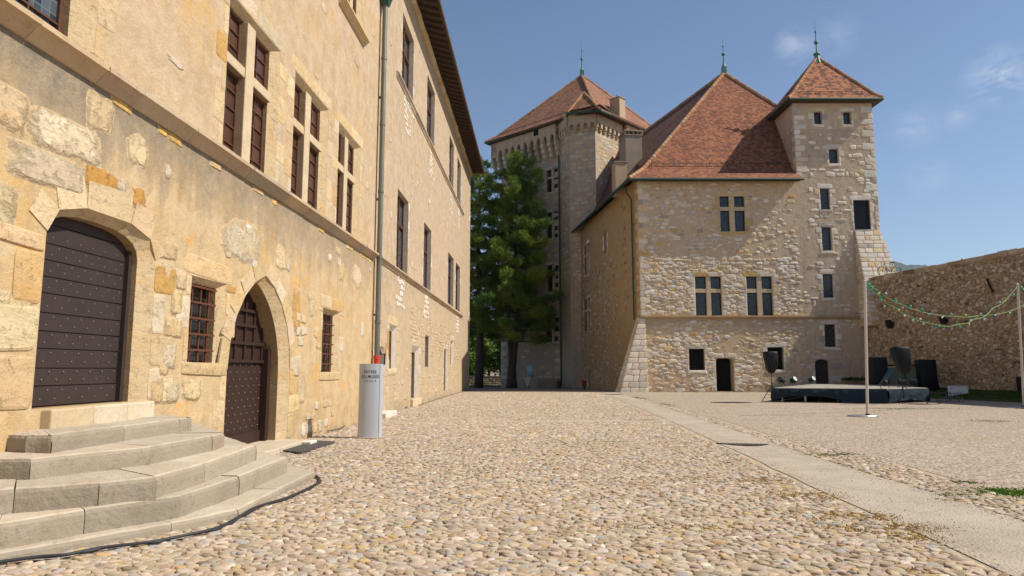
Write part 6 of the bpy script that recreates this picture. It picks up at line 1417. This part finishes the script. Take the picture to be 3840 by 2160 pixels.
# ================================================================== distant wooded hill, air, sky, light, camera
t = NT('wooded_hill', 1, 0, 0); t.color(t.mix(t.rng(t.noise(.02, 6, .7), .35, .65), (.022, .045, .02), (.06, .085, .035))); t.bump(t.noise(.03, 6, .7), 1, 25); g = np.random.default_rng(4)
mb = MB(); vs = []; nx_, ny_ = 80, 14
for j in range(ny_):
    for i in range(nx_):
        fx = .42 + .42 * i / (nx_ - 1); y = 4600 + 1800 * j / (ny_ - 1)
        el = .1625 - .13 * max(0, fx - .566) - .5 * max(0, fx - .66); s_ = math.sin(math.pi / 2 * (j + .5) / (ny_ - .5)) ** .8
        vs.append((fx * y, y, max(-20, el * y * s_ + 6 * math.sin(i * .7) + g.normal(0, 6))))
mb.add(vs, [(j*nx_+i, j*nx_+i+1, (j+1)*nx_+i+1, (j+1)*nx_+i) for j in range(ny_-1) for i in range(nx_-1)]); struct(mb.build('hills', t.mat, smooth=True))
HAZE = True
if HAZE:
    hm = bpy.data.materials.new('haze_air'); hm.use_nodes = True; nt = hm.node_tree; nt.nodes.clear(); ou = nt.nodes.new('ShaderNodeOutputMaterial'); pv = nt.nodes.new('ShaderNodeVolumePrincipled')
    pv.inputs['Density'].default_value = .00005; pv.inputs['Color'].default_value = (.75, .85, 1, 1); nt.links.new(pv.outputs[0], ou.inputs['Volume'])
    o = MB().box(WORLD, -3010, 8010, -410, 8010, -22, 1150).build('haze', hm); o['kind'] = 'stuff'
EL, AZ = R(47), R(-8.5)
sv = Vector((math.cos(AZ) * math.cos(EL), math.sin(AZ) * math.cos(EL), math.sin(EL)))
w = bpy.data.worlds.new('World'); sc.world = w; w.use_nodes = True; nt = w.node_tree; bg = nt.nodes['Background']
sky = nt.nodes.new('ShaderNodeTexSky'); sky.sky_type = 'NISHITA'; sky.sun_disc = False; sky.sun_elevation = EL; sky.sun_rotation = math.pi / 2 - AZ
sky.air_density = 1.0; sky.dust_density = .6; sky.ozone_density = 3.0; sky.altitude = 450
tc = nt.nodes.new('ShaderNodeTexCoord')
def wn(scale, detail, rough, dist=0.0, sx=(1, 1, 2.2)):
    m = nt.nodes.new('ShaderNodeMapping'); m.inputs['Scale'].default_value = sx; nt.links.new(tc.outputs['Generated'], m.inputs[0]); n = nt.nodes.new('ShaderNodeTexNoise')
    n.inputs['Scale'].default_value = scale; n.inputs['Detail'].default_value = detail; n.inputs['Roughness'].default_value = rough; n.inputs['Distortion'].default_value = dist; nt.links.new(m.outputs[0], n.inputs['Vector']); return n.outputs['Fac']
def wm(op, a, b=0.0, clamp=False):
    q = nt.nodes.new('ShaderNodeMath'); q.operation = op; q.use_clamp = clamp
    for s_, v_ in zip(q.inputs, (a, b)):
        if isinstance(v_, (int, float)): s_.default_value = v_
        else: nt.links.new(v_, s_)
    return q.outputs[0]
# a few small cirrus wisps in fixed parts of the sky
mask = None
for (px, py, rad, k) in ((3745, 290, .042, 1.1), (3690, 305, .03, .6), (2980, 165, .03, .75), (3030, 172, .02, .5), (3140, 128, .035, .3), (3600, 440, .022, .5), (3430, 480, .035, .5), (3480, 660, .03, .35)):
    d = sight(px, py).normalized(); vm = nt.nodes.new('ShaderNodeVectorMath'); vm.operation = 'DISTANCE'; nt.links.new(tc.outputs['Generated'], vm.inputs[0]); vm.inputs[1].default_value = d
    s_ = wm('MULTIPLY', wm('SUBTRACT', 1.0, wm('DIVIDE', vm.outputs['Value'], rad), True), k); mask = s_ if mask is None else wm('MAXIMUM', mask, s_)
cl = wm('MULTIPLY', wm('SUBTRACT', wn(22, 8, .62, .5), .38, True), 4.5, True); cf = wm('MULTIPLY', wm('MULTIPLY', mask, cl), .42, True)
mx = nt.nodes.new('ShaderNodeMix'); mx.data_type = 'RGBA'; nt.links.new(cf, mx.inputs[0]); nt.links.new(sky.outputs[0], mx.inputs[6]); mx.inputs[7].default_value = (7.6, 7.9, 8.4, 1)
nt.links.new(mx.outputs[2], bg.inputs['Color']); bg.inputs['Strength'].default_value = .1
sl = bpy.data.lights.new('sun', 'SUN'); sl.energy = 5.0; sl.angle = R(.53); sl.color = (1, .93, .82); so = bpy.data.objects.new('sun', sl); col.objects.link(so); so.rotation_euler = sv.to_track_quat('Z', 'Y').to_euler()
cd = bpy.data.cameras.new('camera'); cd.sensor_width = 36; cd.lens = FL / 3840 * 36; cd.clip_end = 12000; cd.clip_start = .05; co_ = bpy.data.objects.new('camera', cd); col.objects.link(co_); co_.location = (0, 0, CH); co_.rotation_euler = (math.pi / 2 + PITCH, 0, 0); sc.camera = co_
sc.view_settings.view_transform = 'Standard'; sc.view_settings.look = 'None'; sc.view_settings.gamma = 1; sc.view_settings.exposure = 0.32
sc.cycles.use_denoising = True; sc.cycles.max_bounces = 6; sc.cycles.volume_bounces = 0; sc.cycles.volume_max_steps = 64
